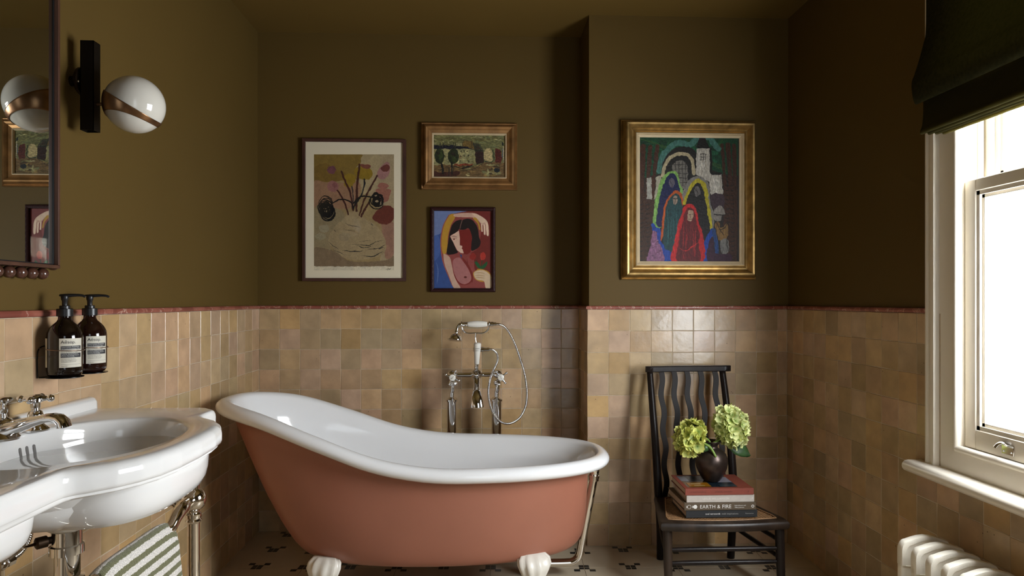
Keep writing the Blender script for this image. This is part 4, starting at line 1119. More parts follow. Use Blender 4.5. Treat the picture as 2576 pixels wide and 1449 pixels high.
class Canvas:
    """a flat painted surface: shapes are laid down in the pixel frame of a crop of the picture, and end up as pigment on a fine flat grid"""
    def __init__(s, ox, oy, k, Y, gain, clip, rough=0, streak=(1, 1, 0), res=2.0):
        s.o = (ox, oy, k); s.Y = Y; s.gain = gain; s.r = random.Random(3); s.clip = clip; s.streak = streak
        x0, y0, x1, y1 = clip
        s.nx, s.ny = int((x1 - x0) / k * res), int((y1 - y0) / k * res)
        gx, gy = np.meshgrid(np.linspace(x0, x1, s.nx), np.linspace(y0, y1, s.ny))
        s.px = k / res; rng = np.random.default_rng(5); s.rng = rng
        s.X, s.Y_ = gx + rough * s.field(11, 11) + rough * .3 * s.field(3, 3), gy + rough * s.field(11, 11) + rough * .3 * s.field(3, 3)
        s.gx, s.gy = gx, gy
        s.img = np.zeros((s.ny, s.nx, 3))
    def field(s, bx, by):
        f = s.rng.standard_normal((s.ny, s.nx))
        for ax, b in ((1, bx), (0, by)):
            for _ in range(2):
                f = sum(np.roll(f, q, ax) for q in range(-(b // 2), b // 2 + 1)) if b > 1 else f
        return f / (f.std() + 1e-9)
    def box(s, x0, y0, x1, y1, m=12):
        c = s.clip; kx = (s.nx - 1) / (c[2] - c[0]); ky = (s.ny - 1) / (c[3] - c[1])
        i0, i1 = int(max(0, (x0 - m - c[0]) * kx)), int(min(s.nx, (x1 + m - c[0]) * kx + 2)); j0, j1 = int(max(0, (y0 - m - c[1]) * ky)), int(min(s.ny, (y1 + m - c[1]) * ky + 2))
        return (slice(j0, j1), slice(i0, i1)) if i1 > i0 and j1 > j0 else None
    def col(s, c): return np.array([min(.9, v * s.gain) for v in lin(c)])
    def put(s, sl, al, c): s.img[sl] = s.img[sl] * (1 - al[..., None]) + c * al[..., None]
    def fill(s, c, pts, smooth=True, n=5):
        q = [Vector((x, y, 0)) for x, y in pts]
        if smooth: q = catmull(q, n, True)
        xs, ys = [v.x for v in q], [v.y for v in q]
        sl = s.box(min(xs), min(ys), max(xs), max(ys))
        if not sl: return
        X, Y = s.X[sl], s.Y_[sl]; ins = np.zeros(X.shape, bool)
        for i in range(len(q)):
            (ax, ay), (bx, by) = (xs[i - 1], ys[i - 1]), (xs[i], ys[i])
            if ay == by: continue
            ins ^= ((ay > Y) != (by > Y)) & (X < (bx - ax) * (Y - ay) / (by - ay) + ax)
        s.put(sl, ins.astype(float), s.col(c))
    def rect(s, c, x0, y0, x1, y1): s.fill(c, [(x0, y0), (x1, y0), (x1, y1), (x0, y1)], False)
    def blob(s, c, x, y, rx, ry, wob=.12, n=14, rot=0):
        pts = []
        for k in range(n):
            a = 2 * math.pi * k / n; m = 1 + s.r.uniform(-wob, wob); u, v = rx * m * math.cos(a), ry * m * math.sin(a)
            pts.append((x + u * math.cos(rot) - v * math.sin(rot), y + u * math.sin(rot) + v * math.cos(rot)))
        s.fill(c, pts)
    def stroke(s, c, pts, wd, taper=False, smooth=True, wob=0):
        q = [Vector((x, y, 0)) for x, y in pts]
        if smooth and len(q) > 2: q = catmull(q, 5)
        elif smooth: q = [q[0].lerp(q[1], k / 4) for k in range(5)]
        sl = s.box(min(v.x for v in q) - wd, min(v.y for v in q) - wd, max(v.x for v in q) + wd, max(v.y for v in q) + wd)
        if not sl: return
        X, Y = s.X[sl], s.Y_[sl]; al = np.zeros(X.shape); N = len(q)
        for i in range(N - 1):
            a, b = q[i], q[i + 1]; dx, dy = b.x - a.x, b.y - a.y; L2 = dx * dx + dy * dy + 1e-9
            t = np.clip(((X - a.x) * dx + (Y - a.y) * dy) / L2, 0, 1)
            d = np.hypot(X - a.x - t * dx, Y - a.y - t * dy)
            k = wd / 2 * (1 + s.r.uniform(-wob, wob) * .6)
            if taper: k = k * max(.2, math.sin(math.pi * (i + .8) / (N + .3)))
            al = np.maximum(al, np.clip((k - d) / s.px + .5, 0, 1))
        s.put(sl, al, s.col(c))
    def done(s, name, m, root):
        sx, sy, amp = s.streak
        tex = np.exp(amp * (.6 * s.field(sx, sy) + .4 * s.field(max(1, sy // 2), max(1, sx // 2)) * .8))
        img = np.clip(s.img * tex[..., None], 0, .92)
        fx, fy = s.o[0] + s.gx / s.o[2], s.o[1] + s.gy / s.o[2]
        u = (fx - CX) / F; ra, rb = u * CP + SP, -u * SP + CP; d = s.Y / rb
        P = np.stack([ra * d, np.full_like(d, s.Y), CH - (fy - HY) * d / F], -1).reshape(-1, 3)
        c0 = (P.min(0) + P.max(0)) / 2; P = P - c0
        ny, nx = s.ny, s.nx; idx = np.arange(ny * nx).reshape(ny, nx)
        quads = np.stack([idx[:-1, :-1], idx[1:, :-1], idx[1:, 1:], idx[:-1, 1:]], -1).reshape(-1, 4)
        me = bpy.data.meshes.new(name); me.vertices.add(len(P)); me.vertices.foreach_set('co', P.ravel().astype(np.float32))
        me.loops.add(quads.size); me.loops.foreach_set('vertex_index', quads.ravel().astype(np.int32))
        me.polygons.add(len(quads)); me.polygons.foreach_set('loop_start', (np.arange(len(quads)) * 4).astype(np.int32))
        me.update(calc_edges=True); me.materials.append(m)
        at = me.attributes.new('pigment', 'FLOAT_COLOR', 'POINT'); at.data.foreach_set('color', np.concatenate([img.reshape(-1, 3), np.ones((len(P), 1))], 1).ravel().astype(np.float32))
        return link(name, me, Vector(c0), root)
def mitred_frame(root, x0, x1, z0, z1, Yw, prof, m, name='frame_rail', smooth=30):
    """prof: (inset from the outer edge, height off the wall); four mitred rails."""
    cor = [((x0, z1), (1, -1)), ((x1, z1), (-1, -1)), ((x1, z0), (-1, 1)), ((x0, z0), (1, 1))]
    for k in range(4):
        (a, sa), (b, sb) = cor[k], cor[(k + 1) % 4]
        r1 = [Vector((a[0] + sa[0] * w, Yw - h, a[1] + sa[1] * w)) for w, h in prof]; r2 = [Vector((b[0] + sb[0] * w, Yw - h, b[1] + sb[1] * w)) for w, h in prof]
        d = (r2[0] - r1[0]).normalized() * .0003
        add(name, loft([[p + d for p in r1], [p - d for p in r2]]), m, root, smooth)
def backing(root, x0, x1, z0, z1, Y0, Y1, m, name): return add(name, bm_box(x0, x1, Y0, Y1, z0, z1), m, root)

def pic_flowers():
    Yw = pb; Yf = Yw - .022; Ya = Yw - .012
    A, B = onY(759.5, 347.5, Yf), onY(1021, 707.5, Yf)
    x0, x1, z1, z0 = A.x, B.x, A.z, B.z
    root = thing('framed_print', ((x0 + x1) / 2, Yw, z0), 'tall flower vase print with wide cream mount in slim brown wood frame', 'picture', None)
    fm = mat('brown_frame', (.060, .022, .014), rough=.45, noise_s=30, noise_a=.3, stretch=(1, 1, .2))
    mitred_frame(root, x0, x1, z0, z1, Yw, [(0, 0), (0, .021), (.001, .022), (.0145, .022), (.0155, .021), (.0155, .0)], fm)
    backing(root, x0 + .012, x1 - .012, z0 + .012, z1 - .012, Ya + .0005, Yw - .001, mat('cream_mount', (.82, .73, .54), rough=.8), 'mount')
    c = Canvas(780, 380, 4.832, Ya, 1.2, (48, 40, 1020, 1450), 2.0, (3, 3, .10))
    c.rect('#8a7650', 40, 30, 1030, 1460)
    c.fill('#978566', [(48, 40), (500, 44), (1020, 44), (1020, 600), (1020, 1400), (850, 1400), (900, 900), (700, 500), (300, 300), (48, 300)])
    c.fill('#77602a', [(48, 42), (300, 40), (630, 42), (640, 120), (560, 200), (580, 330), (470, 350), (300, 370), (150, 385), (48, 365)])
    c.fill('#6e5622', [(48, 200), (200, 150), (330, 240), (420, 260), (440, 340), (250, 370), (48, 360)])
    c.fill('#8c6a50', [(48, 375), (200, 380), (420, 390), (600, 380), (590, 560), (500, 690), (330, 700), (48, 700)])
    c.fill('#9c8b68', [(640, 50), (840, 46), (860, 300), (760, 480), (640, 520), (620, 300)])
    c.fill('#837456', [(48, 700), (330, 700), (420, 800), (300, 950), (240, 1150), (330, 1400), (48, 1400)])
    c.fill('#8a6653', [(870, 860), (1020, 880), (1020, 1250), (920, 1300), (900, 1100)])
    c.fill('#927f5e', [(470, 740), (580, 740), (680, 830), (800, 900), (900, 1040), (925, 1140), (900, 1240), (760, 1300), (560, 1330), (380, 1280), (250, 1150), (220, 1060), (300, 920), (400, 830)])
    c.blob('#8c8166', 130, 1040, 70, 40); c.blob('#8a7a5e', 420, 1040, 70, 50); c.blob('#8d8268', 170, 940, 60, 50)
    c.fill('#75624a', [(48, 1180), (300, 1220), (500, 1340), (900, 1330), (1020, 1280), (1020, 1400), (48, 1400)])
    c.blob('#6b3f47', 265, 235, 50, 45, .3); c.stroke('#5a3340', [(215, 235), (260, 185), (310, 225)], 9)
    for x, y, rx, ry in ((645, 255, 100, 95), (700, 270, 55, 70), (480, 340, 75, 65), (470, 400, 60, 42)): c.blob('#80681a', x, y, rx, ry, .08)
    c.blob('#8a5d57', 278, 430, 68, 70, .06); c.blob('#7d4f4c', 300, 410, 30, 34, .2)
    c.fill('#6f3f33', [(600, 155), (660, 160), (720, 165), (740, 190), (700, 215), (640, 205)])
    c.fill('#946a66', [(820, 260), (850, 200), (930, 130), (970, 170), (965, 260), (930, 320), (870, 345), (820, 310)])
    c.fill('#5e3029', [(860, 200), (930, 160), (970, 200), (940, 250), (880, 240)])
    c.blob('#8c5a4c', 890, 425, 70, 38, .1); c.fill('#8a5a4a', [(800, 470), (900, 460), (985, 470), (960, 560), (940, 610), (870, 620), (830, 560)])
    c.fill('#5d2b20', [(760, 800), (850, 690), (930, 660), (1018, 700), (1018, 820), (960, 880), (880, 890), (790, 850)])
    for pts, w in (([(380, 250), (430, 370), (490, 520), (525, 720)], 22), ([(600, 160), (585, 300), (568, 450), (568, 600), (560, 735)], 26), ([(330, 478), (385, 560), (430, 660), (465, 770)], 20), ([(815, 300), (720, 470), (660, 590), (600, 780)], 20), ([(720, 620), (670, 700), (622, 795)], 22)): c.stroke('#3c1a14', pts, w, wob=.15)
    c.stroke('#151920', [(660, 340), (655, 440), (620, 540), (530, 680)], 18, wob=.2); c.stroke('#151920', [(510, 430), (520, 520), (530, 640)], 12, wob=.2)
    for pts in ([(270, 635), (350, 590), (430, 592), (500, 630), (530, 700)], [(530, 640), (580, 575), (640, 548), (720, 555), (770, 570)], [(530, 690), (560, 620), (610, 570)]): c.stroke('#0a0a0b', pts, 15, wob=.25)
    r = random.Random(5)
    def scribble(cx, cy, R, n):
        for q in range(n):
            a0 = r.uniform(0, 6.28); rr = R * r.uniform(.35, 1.0); ox, oy = r.uniform(-.15, .15) * R, r.uniform(-.2, .2) * R
            c.stroke('#09090a', [(cx + ox + rr * math.cos(a0 + t * .5) * r.uniform(.92, 1.05), cy + oy + rr * 1.0 * math.sin(a0 + t * .5) * r.uniform(.92, 1.05)) for t in range(14)], r.uniform(10, 17), wob=.25)
    scribble(190, 700, 95, 9); scribble(215, 740, 95, 7); scribble(190, 640, 85, 3); scribble(815, 610, 90, 9); scribble(805, 545, 55, 3)
    for pts, w in (([(220, 1100), (280, 1150), (340, 1190)], 6), ([(275, 1195), (340, 1225), (410, 1260)], 6), ([(390, 1210), (480, 1218), (580, 1220), (640, 1212)], 11), ([(470, 1130), (600, 1140), (720, 1145), (800, 1105), (890, 1085)], 8), ([(570, 1150), (650, 1180)], 9), ([(650, 1180), (740, 1160)], 8), ([(700, 1195), (760, 1190), (850, 1175), (920, 1130)], 9), ([(630, 1275), (700, 1278), (760, 1280), (830, 1245), (880, 1225)], 11), ([(420, 875), (500, 905), (600, 925)], 6), ([(430, 960), (540, 975)], 5), ([(735, 885), (765, 900)], 6), ([(830, 1190), (890, 1170)], 8), ([(290, 960), (310, 980)], 5), ([(600, 1100), (740, 1085)], 4)): c.stroke('#15181a', pts, w, True, wob=.4)
    c.rect('#c9bfa5', 30, 1402, 1040, 1470)
    c.stroke('#2a2420', [(930, 1440), (945, 1422), (955, 1432), (940, 1446), (962, 1428), (968, 1442), (985, 1424)], 5)
    c.done('print', paint_mat('print_paper', .7, .0, 26, .15), root)
    add('glazing', bm_box(x0 + .013, x1 - .013, Yf + .006, Yf + .0075, z0 + .013, z1 - .013), M_glass, root)
pic_flowers()

def pic_street():
    Yw = pb; Yf = Yw - .045; Ya = Yw - .022
    A, B = onY(1059, 307, Yf + .02), onY(1301.5, 477.5, Yf + .02)
    x0, x1, z1, z0 = A.x, B.x, A.z, B.z
    root = thing('framed_painting', ((x0 + x1) / 2, Yw, z0), 'small oil painting of a street with two trees in wide brown gilt frame', 'picture')
    mitred_frame(root, x0, x1, z0, z1, Yw, [(0, 0), (0, .020), (.004, .024), (.008, .022), (.012, .028), (.020, .044), (.026, .047), (.033, .044), (.040, .036), (.052, .032), (.0555, .032)], M_gilt2)
    mitred_frame(root, x0 + .055, x1 - .055, z0 + .055, z1 - .055, Yw, [(0, .012), (0, .033), (.003, .034), (.008, .027), (.0085, .015), (.0085, .012)], M_liner, 'inner_slip')
    c = Canvas(1080, 335, 12.075, Ya, 1.25, (60, 60, 2345, 1410), 9, (9, 3, .32))
    backing(root, x0 + .03, x1 - .03, z0 + .03, z1 - .03, Ya + .0005, Yw - .001, M_ink, 'board')
    c.rect('#5b5a36', 60, 60, 2345, 1410)
    r = random.Random(11)
    for _ in range(40): c.blob(r.choice(['#66633c', '#54502c', '#6d6a48', '#5f6340', '#4d4a28']), r.uniform(120, 2300), r.uniform(90, 450), r.uniform(60, 200), r.uniform(20, 60), .25)
    c.fill('#7a7650', [(120, 480), (700, 480), (1240, 480), (1400, 540), (1400, 940), (700, 960), (120, 960)], False)
    for _ in range(46): c.blob(r.choice(['#8d8558', '#6f6a42', '#9a8f62', '#5f5a36', '#7f6c45']), r.uniform(140, 1380), r.uniform(500, 930), r.uniform(20, 70), r.uniform(20, 70), .3)
    c.fill('#12101a', [(100, 380), (230, 365), (700, 375), (1120, 395), (1240, 450), (1390, 530), (1280, 500), (1180, 470), (700, 475), (100, 488)], False)
    c.fill('#5d4a22', [(1010, 250), (1300, 240), (1420, 520), (1300, 480), (1180, 420), (1010, 390)], False); c.stroke('#15130c', [(1020, 390), (1020, 220), (1280, 250), (1290, 440)], 14, smooth=False)
    for x in (330, 395, 735, 800): c.stroke('#2a2a18', [(x, 420), (x, 290)], 26, wob=.2)
    c.fill('#2b2a1c', [(1310, 270), (1500, 330), (1640, 500), (1660, 880), (1420, 960), (1400, 560)], False); c.fill('#241009', [(1390, 540), (1640, 560), (1640, 880), (1420, 950)], False)
    for _ in range(14): c.stroke(r.choice(['#3a3f2c', '#3a1d12', '#171410']), [(r.uniform(1380, 1560), r.uniform(300, 520)), (r.uniform(1500, 1640), r.uniform(450, 560))], 14, True)
    c.fill('#9a8a60', [(1760, 445), (1860, 480), (1915, 590), (1925, 830), (1860, 855), (1690, 840), (1650, 650), (1690, 510)])
    c.stroke('#26301f', [(1700, 860), (1800, 870), (1930, 860), (1960, 700), (1930, 520)], 26)
    c.fill('#45180f', [(2000, 480), (2110, 500), (2170, 560), (2200, 720), (2160, 900), (2080, 980), (2010, 800)])
    c.stroke('#a09478', [(2245, 400), (2250, 800), (2260, 1230)], 22, wob=.3); c.stroke('#2b3a60', [(2230, 480), (2225, 740)], 14); c.fill('#101410', [(2225, 260), (2260, 330), (2240, 400), (2200, 350)])
    c.fill('#5a4526', [(60, 960), (800, 960), (1350, 1040), (1660, 880), (2340, 900), (2340, 1400), (60, 1400)], False)
    for _ in range(46): c.blob(r.choice(['#67552c', '#4a3a1e', '#767048', '#5a5a3a', '#80693a', '#3c2c18']), r.uniform(900, 2240), r.uniform(950, 1370), r.uniform(40, 130), r.uniform(12, 34), .3)
    c.fill('#35180e', [(90, 1180), (500, 1180), (900, 1150), (920, 1240), (780, 1320), (400, 1340), (90, 1320)]); c.fill('#6f3018', [(760, 935), (1310, 940), (1300, 985), (740, 985)], False)
    c.stroke('#120d08', [(740, 1010), (1000, 1040), (1300, 1000)], 30, wob=.5); c.stroke('#17150c', [(900, 1100), (1250, 1115), (1400, 1060), (1620, 920)], 18)
    c.stroke('#120f0a', [(110, 1110), (300, 1095), (420, 1100)], 16); c.stroke('#120f0a', [(480, 1020), (590, 1030), (730, 1040), (750, 1150)], 16); c.stroke('#0f140c', [(590, 1040), (590, 1300)], 24)
    for x, y, rx, ry in ((310, 700, 150, 235), (720, 700, 165, 240)):
        c.blob('#1c220d', x, y, rx, ry, .07, 18)
        for _ in range(12): c.blob(r.choice(['#26300f', '#161a0a', '#2c3814', '#20180e']), x + r.uniform(-.6, .6) * rx, y + r.uniform(-.7, .7) * ry, 34, 60, .3)
    c.stroke('#13120c', [(350, 900), (395, 1030), (420, 1120), (400, 1240)], 62, wob=.2); c.stroke('#13120c', [(680, 900), (685, 1050), (685, 1210)], 50, wob=.2)
    for x, y in ((960, 550), (1060, 548), (1160, 545), (950, 690), (1070, 690), (1180, 690), (950, 850), (1185, 850)): c.rect('#3c3a24', x - 18, y - 25, x + 18, y + 25)
    c.blob('#10161a', 2040, 1130, 85, 65, .1); c.stroke('#a09a70', [(1730, 960), (1860, 985)], 24, True); c.stroke('#a39a6c', [(1110, 1280), (1200, 1290)], 34, True); c.stroke('#918a5e', [(1770, 1090), (1790, 1220)], 60, True)
    for _ in range(18): c.stroke('#8d8a64', [(r.uniform(130, 2200), r.uniform(120, 330)) for _ in range(1)] * 1 + [], 1) if False else None
    for x, y, x2, y2 in ((140, 170, 230, 200), (360, 220, 440, 270), (560, 250, 620, 320), (620, 240, 740, 200), (860, 330, 1000, 320), (1950, 170, 2080, 200), (2090, 210, 2180, 180), (1500, 120, 1620, 110)): c.stroke('#9a946a', [(x, y), ((x + x2) / 2, (y + y2) / 2 + 12), (x2, y2)], 16, True, wob=.4)
    c.done('painting', paint_mat('oil_paint', .42, .9, 130, .34), root)
pic_street()

def pic_woman():
    Yw = pb; Yf = Yw - .026; Ya = Yw - .012
    A, B = onY(1082, 520, Yf), onY(1246.5, 734.5, Yf)
    x0, x1, z1, z0 = A.x, B.x, A.z, B.z
    root = thing('framed_artwork', ((x0 + x1) / 2, Yw, z0), 'small colourful portrait of a dark-haired woman with arm raised in dark red carved frame', 'picture')
    fm = mat('oxblood_frame', (.026, .006, .006), rough=.5, spec=.2)
    mitred_frame(root, x0, x1, z0, z1, Yw, [(0, 0), (0, .020), (.003, .025), (.010, .027), (.017, .024), (.019, .018), (.019, 0)], fm)
    # scalloped carving along the frame
    sc_m = []
    def scallop(cx_, cz_, nx, nz):
        pts = []
        for k in range(9):
            a = math.pi * k / 8
            u, v = .0125 * math.cos(a), .0085 * math.sin(a)
            tx, tz = -nz, nx
            pts.append(Vector((cx_ + tx * u + nx * v, Yw - .0262, cz_ + tz * u + nz * v)))
        return tube(pts, .0011, 6)
    W, H = x1 - x0, z1 - z0
    nW, nH = 11, 14
    for k in range(nW):
        x = x0 + .012 + (W - .024) * (k + .5) / nW
        for z in (z0 + .006, z1 - .013): sc_m.append(scallop(x, z, 0, 1))
    for k in range(nH):
        z = z0 + .012 + (H - .024) * (k + .5) / nH
        for x in (x0 + .006, x1 - .013): sc_m.append(scallop(x, z, 1, 0))
    o = add('scallop_carving', merge(*sc_m), fm, root, True); o['kind'] = 'stuff'
    c = Canvas(1085, 525, 7.071, Ya, 1.35, (40, 30, 1075, 1420), .5, (9, 9, .035))
    backing(root, x0 + .01, x1 - .01, z0 + .01, z1 - .01, Ya + .0005, Yw - .001, M_ink, 'board')
    c.rect('#611e18', 40, 30, 1075, 1420)
    c.fill('#2c4478', [(40, 30), (650, 30), (320, 110), (180, 400), (180, 700), (260, 1050), (420, 1420), (40, 1420)], False)
    c.fill('#5f6d94', [(40, 30), (640, 34), (330, 110), (230, 260), (170, 430), (90, 470), (40, 480)]); c.fill('#3c5389', [(40, 520), (120, 480), (160, 620), (150, 800), (90, 900), (40, 900)])
    c.stroke('#4c5f8c', [(90, 950), (120, 1120), (100, 1330)], 22, True)
    # torso and raised arm
    c.fill('#7a3834', [(320, 110), (430, 90), (620, 75), (760, 80), (880, 180), (890, 380), (820, 700), (660, 820), (640, 1000), (720, 1300), (700, 1415), (410, 1415), (270, 1100), (190, 900), (165, 600), (200, 320)])
    c.fill('#7d3a36', [(640, 830), (720, 800), (760, 900), (780, 1100), (940, 1280), (960, 1415), (520, 1415), (480, 1330), (700, 1340), (740, 1200), (660, 1000)])
    c.fill('#6a201a', [(540, 860), (640, 960), (740, 1160), (730, 1280), (640, 1350), (500, 1340), (400, 1180), (480, 1200), (560, 1320), (680, 1300), (690, 1200), (600, 1000)])
    c.fill('#a37a28', [(320, 115), (430, 95), (412, 180), (350, 290), (300, 480), (285, 700), (255, 800), (205, 800), (180, 640), (195, 430), (240, 260)])
    c.fill('#b5907e', [(415, 95), (600, 75), (760, 78), (860, 120), (980, 220), (1010, 270), (1020, 460), (990, 470), (975, 380), (965, 460), (940, 450), (925, 300), (890, 280), (800, 175), (690, 155), (540, 150), (415, 140)])
    c.fill('#c4a890', [(730, 90), (860, 120), (1000, 240), (1022, 460), (985, 465), (960, 250), (900, 260), (820, 180)])
    c.fill('#a37a28', [(740, 170), (800, 165), (850, 250), (875, 370), (850, 370), (820, 260)])
    for x, y, y2 in ((895, 280, 400), (940, 290, 450), (990, 260, 465)): c.stroke('#d0b49c', [(x, y), (x + 8, y2)], 24)
    for x, y, y2 in ((915, 290, 410), (965, 280, 455)): c.stroke('#7a3a34', [(x, y), (x + 6, y2)], 7)
    c.stroke('#8d4a40', [(315, 112), (215, 300), (172, 520), (175, 740), (215, 960), (290, 1160), (405, 1405)], 16)
    c.fill('#b08f7c', [(215, 820), (265, 815), (330, 870), (365, 1000), (400, 1170), (450, 1290), (520, 1415), (405, 1415), (310, 1180), (240, 1000)])
    c.fill('#955f5c', [(380, 940), (430, 880), (500, 870), (560, 930), (650, 1060), (705, 1190), (700, 1280), (630, 1335), (560, 1340), (490, 1300), (430, 1200), (390, 1060)])
    # face and hair
    c.fill('#c2a08c', [(335, 490), (490, 390), (505, 500), (510, 650), (550, 662), (550, 690), (540, 705), (560, 725), (575, 795), (520, 785), (460, 740), (410, 640)], False)
    c.fill('#661812', [(495, 385), (680, 360), (725, 480), (715, 640), (700, 770), (640, 815), (560, 805), (575, 790), (558, 725), (538, 705), (552, 690), (550, 658), (510, 650), (508, 500)], False)
    c.fill('#140b0a', [(550, 208), (450, 215), (370, 290), (325, 430), (300, 600), (275, 795), (370, 812), (470, 780), (440, 720), (380, 580), (335, 490), (430, 430), (495, 360)])
    c.fill('#140b0a', [(550, 210), (640, 178), (740, 210), (820, 330), (850, 500), (878, 600), (840, 690), (720, 748), (710, 650), (722, 500), (670, 355), (590, 372), (500, 365), (530, 280)])
    c.stroke('#7a5a50', [(550, 205), (525, 280), (510, 350)], 9)
    c.stroke('#5e2019', [(355, 500), (400, 490), (460, 505)], 9, True); c.stroke('#6a2a20', [(372, 540), (410, 522), (455, 530)], 8, True); c.blob('#5e2019', 405, 545, 14, 13, .05)
    c.fill('#243a66', [(505, 810), (545, 820), (535, 890)], False); c.blob('#54231e', 605, 1218, 26, 20, .08)
    # tulips and lower hand
    c.blob('#7c2018', 740, 850, 58, 62, .12); c.blob('#94281c', 920, 845, 50, 70, .08); c.stroke('#a84034', [(885, 790), (880, 880), (900, 915)], 8)
    c.stroke('#1c3a1e', [(800, 920), (870, 1040)], 14); c.stroke('#1c3a1e', [(903, 920), (888, 1040)], 14)
    c.fill('#1a4a26', [(770, 940), (830, 960), (880, 1030), (885, 1070), (830, 1050), (790, 1000)]); c.fill('#1a4a26', [(995, 940), (990, 1000), (940, 1060), (885, 1070), (900, 1020), (950, 970)])
    c.fill('#a37a28', [(745, 1140), (810, 1090), (830, 1070), (930, 1080), (1030, 1130), (1066, 1200), (1060, 1250), (930, 1300), (820, 1280), (760, 1220)])
    c.fill('#b8a084', [(760, 1140), (820, 1100), (930, 1095), (1020, 1150), (1062, 1220), (1066, 1412), (970, 1412), (935, 1290), (820, 1265), (770, 1210)])
    for y in (1145, 1190, 1230): c.stroke('#8a6a40', [(770, y), (860, y - 6), (945, y + 8)], 9, True)
    c.done('artwork', paint_mat('gouache', .5, .15, 40, .07), root)
    add('glazing', bm_box(x0 + .016, x1 - .016, Yf + .010, Yf + .0115, z0 + .016, z1 - .016), M_glass, root)
pic_woman()

def pic_monks():
    Yw = pf; Yf = Yw - .060; Ya = Yw - .026
    A, B = onY(1562, 301, Yw - .012), onY(1901, 704, Yw - .012)
    x0, x1, z1, z0 = A.x, B.x, A.z, B.z
    root = thing('framed_oil_painting', ((x0 + x1) / 2, Yw, z0), 'large oil painting of four hooded figures in broad gilt frame with cream slip', 'picture')
    mitred_frame(root, x0, x1, z0, z1, Yw, [(0, 0), (0, .012), (.003, .016), (.006, .014), (.010, .020), (.012, .040), (.016, .050), (.022, .055), (.030, .054), (.036, .047), (.042, .036), (.048, .030), (.055, .031), (.062, .038), (.066, .039), (.067, .028), (.067, 0)], M_gilt)
    mitred_frame(root, x0 + .066, x1 - .066, z0 + .066, z1 - .066, Yw, [(0, .02), (0, .041), (.004, .042), (.006, .038), (.0085, .039), (.010, .035), (.019, .030), (.019, .02)], M_liner, 'cream_slip')
    backing(root, x0 + .05, x1 - .05, z0 + .05, z1 - .05, Ya + .0005, Yw - .001, M_ink, 'board')
    c = Canvas(1600, 340, 4.458, Ya, .95, (25, 10, 1145, 1430), 2.6, (3, 11, .24))
    c.rect('#231c14', 25, 10, 1145, 1430)
    c.fill('#0f3a22', [(25, 10), (1145, 10), (1145, 460), (970, 440), (650, 300), (300, 420), (130, 470), (25, 500)], False)
    r = random.Random(21)
    for _ in range(30): c.stroke(r.choice(['#124a2a', '#0c2e1a', '#185034', '#2a4a22']), [(r.uniform(40, 1120), r.uniform(30, 120)), (r.uniform(40, 1120), r.uniform(120, 400))], r.uniform(14, 30), True, wob=.3) if _ % 2 else c.blob(r.choice(['#124a2a', '#0c2e1a', '#185034']), r.uniform(40, 1120), r.uniform(30, 380), 60, 26, .3)
    c.stroke('#3f6a60', [(262, 400), (290, 260), (380, 140), (480, 85), (600, 110), (660, 60), (720, 26), (820, 30), (870, 90), (920, 150)], 62, wob=.15)
    c.fill('#17130f', [(285, 460), (320, 270), (430, 150), (560, 130), (670, 200), (700, 470), (600, 600), (420, 600)])
    c.stroke('#a59878', [(298, 450), (330, 330), (400, 240), (490, 208), (580, 222), (632, 300), (648, 430)], 40, wob=.15)
    c.fill('#6b665e', [(410, 420), (415, 330), (470, 285), (540, 300), (572, 360), (578, 560), (520, 600), (440, 560)])
    for x in (440, 480, 520, 555): c.stroke('#26231e', [(x, 300), (x + 4, 570)], 7)
    for y in (330, 380, 430, 480, 530): c.stroke('#26231e', [(425, y), (575, y)], 7)
    c.fill('#16110d', [(665, 140), (690, 90), (715, 28), (770, 28), (825, 145), (745, 150)], False)
    c.fill('#a8a296', [(678, 150), (825, 146), (832, 420), (960, 440), (975, 660), (840, 665), (820, 520), (670, 440)], False)
    for _ in range(26): c.stroke(r.choice(['#b8b4aa', '#958e80', '#c0bcb0']), [(r.uniform(690, 815), r.uniform(160, 300)), (r.uniform(690, 815), r.uniform(300, 440))], 10, True) if _ % 2 else c.stroke(r.choice(['#b8b4aa', '#98907f', '#c4c0b4']), [(r.uniform(830, 960), 450), (r.uniform(830, 960), 650)], 12, True)
    c.stroke('#16110d', [(835, 150), (840, 300), (850, 425), (950, 430)], 26)
    for x in (730, 755, 780): c.stroke('#15120e', [(x, 212), (x, 275)], 6)
    for y in (215, 245, 275): c.stroke('#15120e', [(720, y), (788, y)], 6)
    for x0_, x1_, w in ((80, 60, 60), (160, 130, 46), (240, 190, 44), (1030, 1060, 54), (1100, 1110, 44), (965, 1000, 36)): c.stroke('#3c2010', [(x0_, 130 if x0_ < 900 else 110), (x1_, 600), (x1_ - 5, 1000), (x1_, 1410)], w, wob=.2)
    c.fill('#38200f', [(30, 700), (200, 720), (190, 1000), (150, 1300), (120, 1425), (30, 1425)]); c.fill('#3a200f', [(985, 640), (1125, 600), (1125, 1425), (1065, 1425), (1000, 900)])
    for y in range(560, 1420, 52):
        for x in ((55, 130) if y > 740 else ()): c.stroke('#150e08', [(x - 26, y), (x, y + 14), (x + 28, y - 2)], 10, True)
        for x in (1022, 1082): c.stroke('#150e08', [(x - 22, y), (x, y + 12), (x + 24, y)], 10, True)
    c.rect('#9a978c', 118, 478, 176, 720); c.fill('#a29c88', [(230, 470), (280, 465), (270, 600), (215, 720), (205, 690), (225, 560)])
    c.fill('#3a2a30', [(840, 670), (975, 665), (980, 800), (900, 850), (860, 800)]); c.fill('#807a72', [(870, 850), (950, 790), (1000, 880), (960, 900), (955, 960), (880, 950)])
    c.stroke('#1a1611', [(875, 890), (1000, 895)], 10)
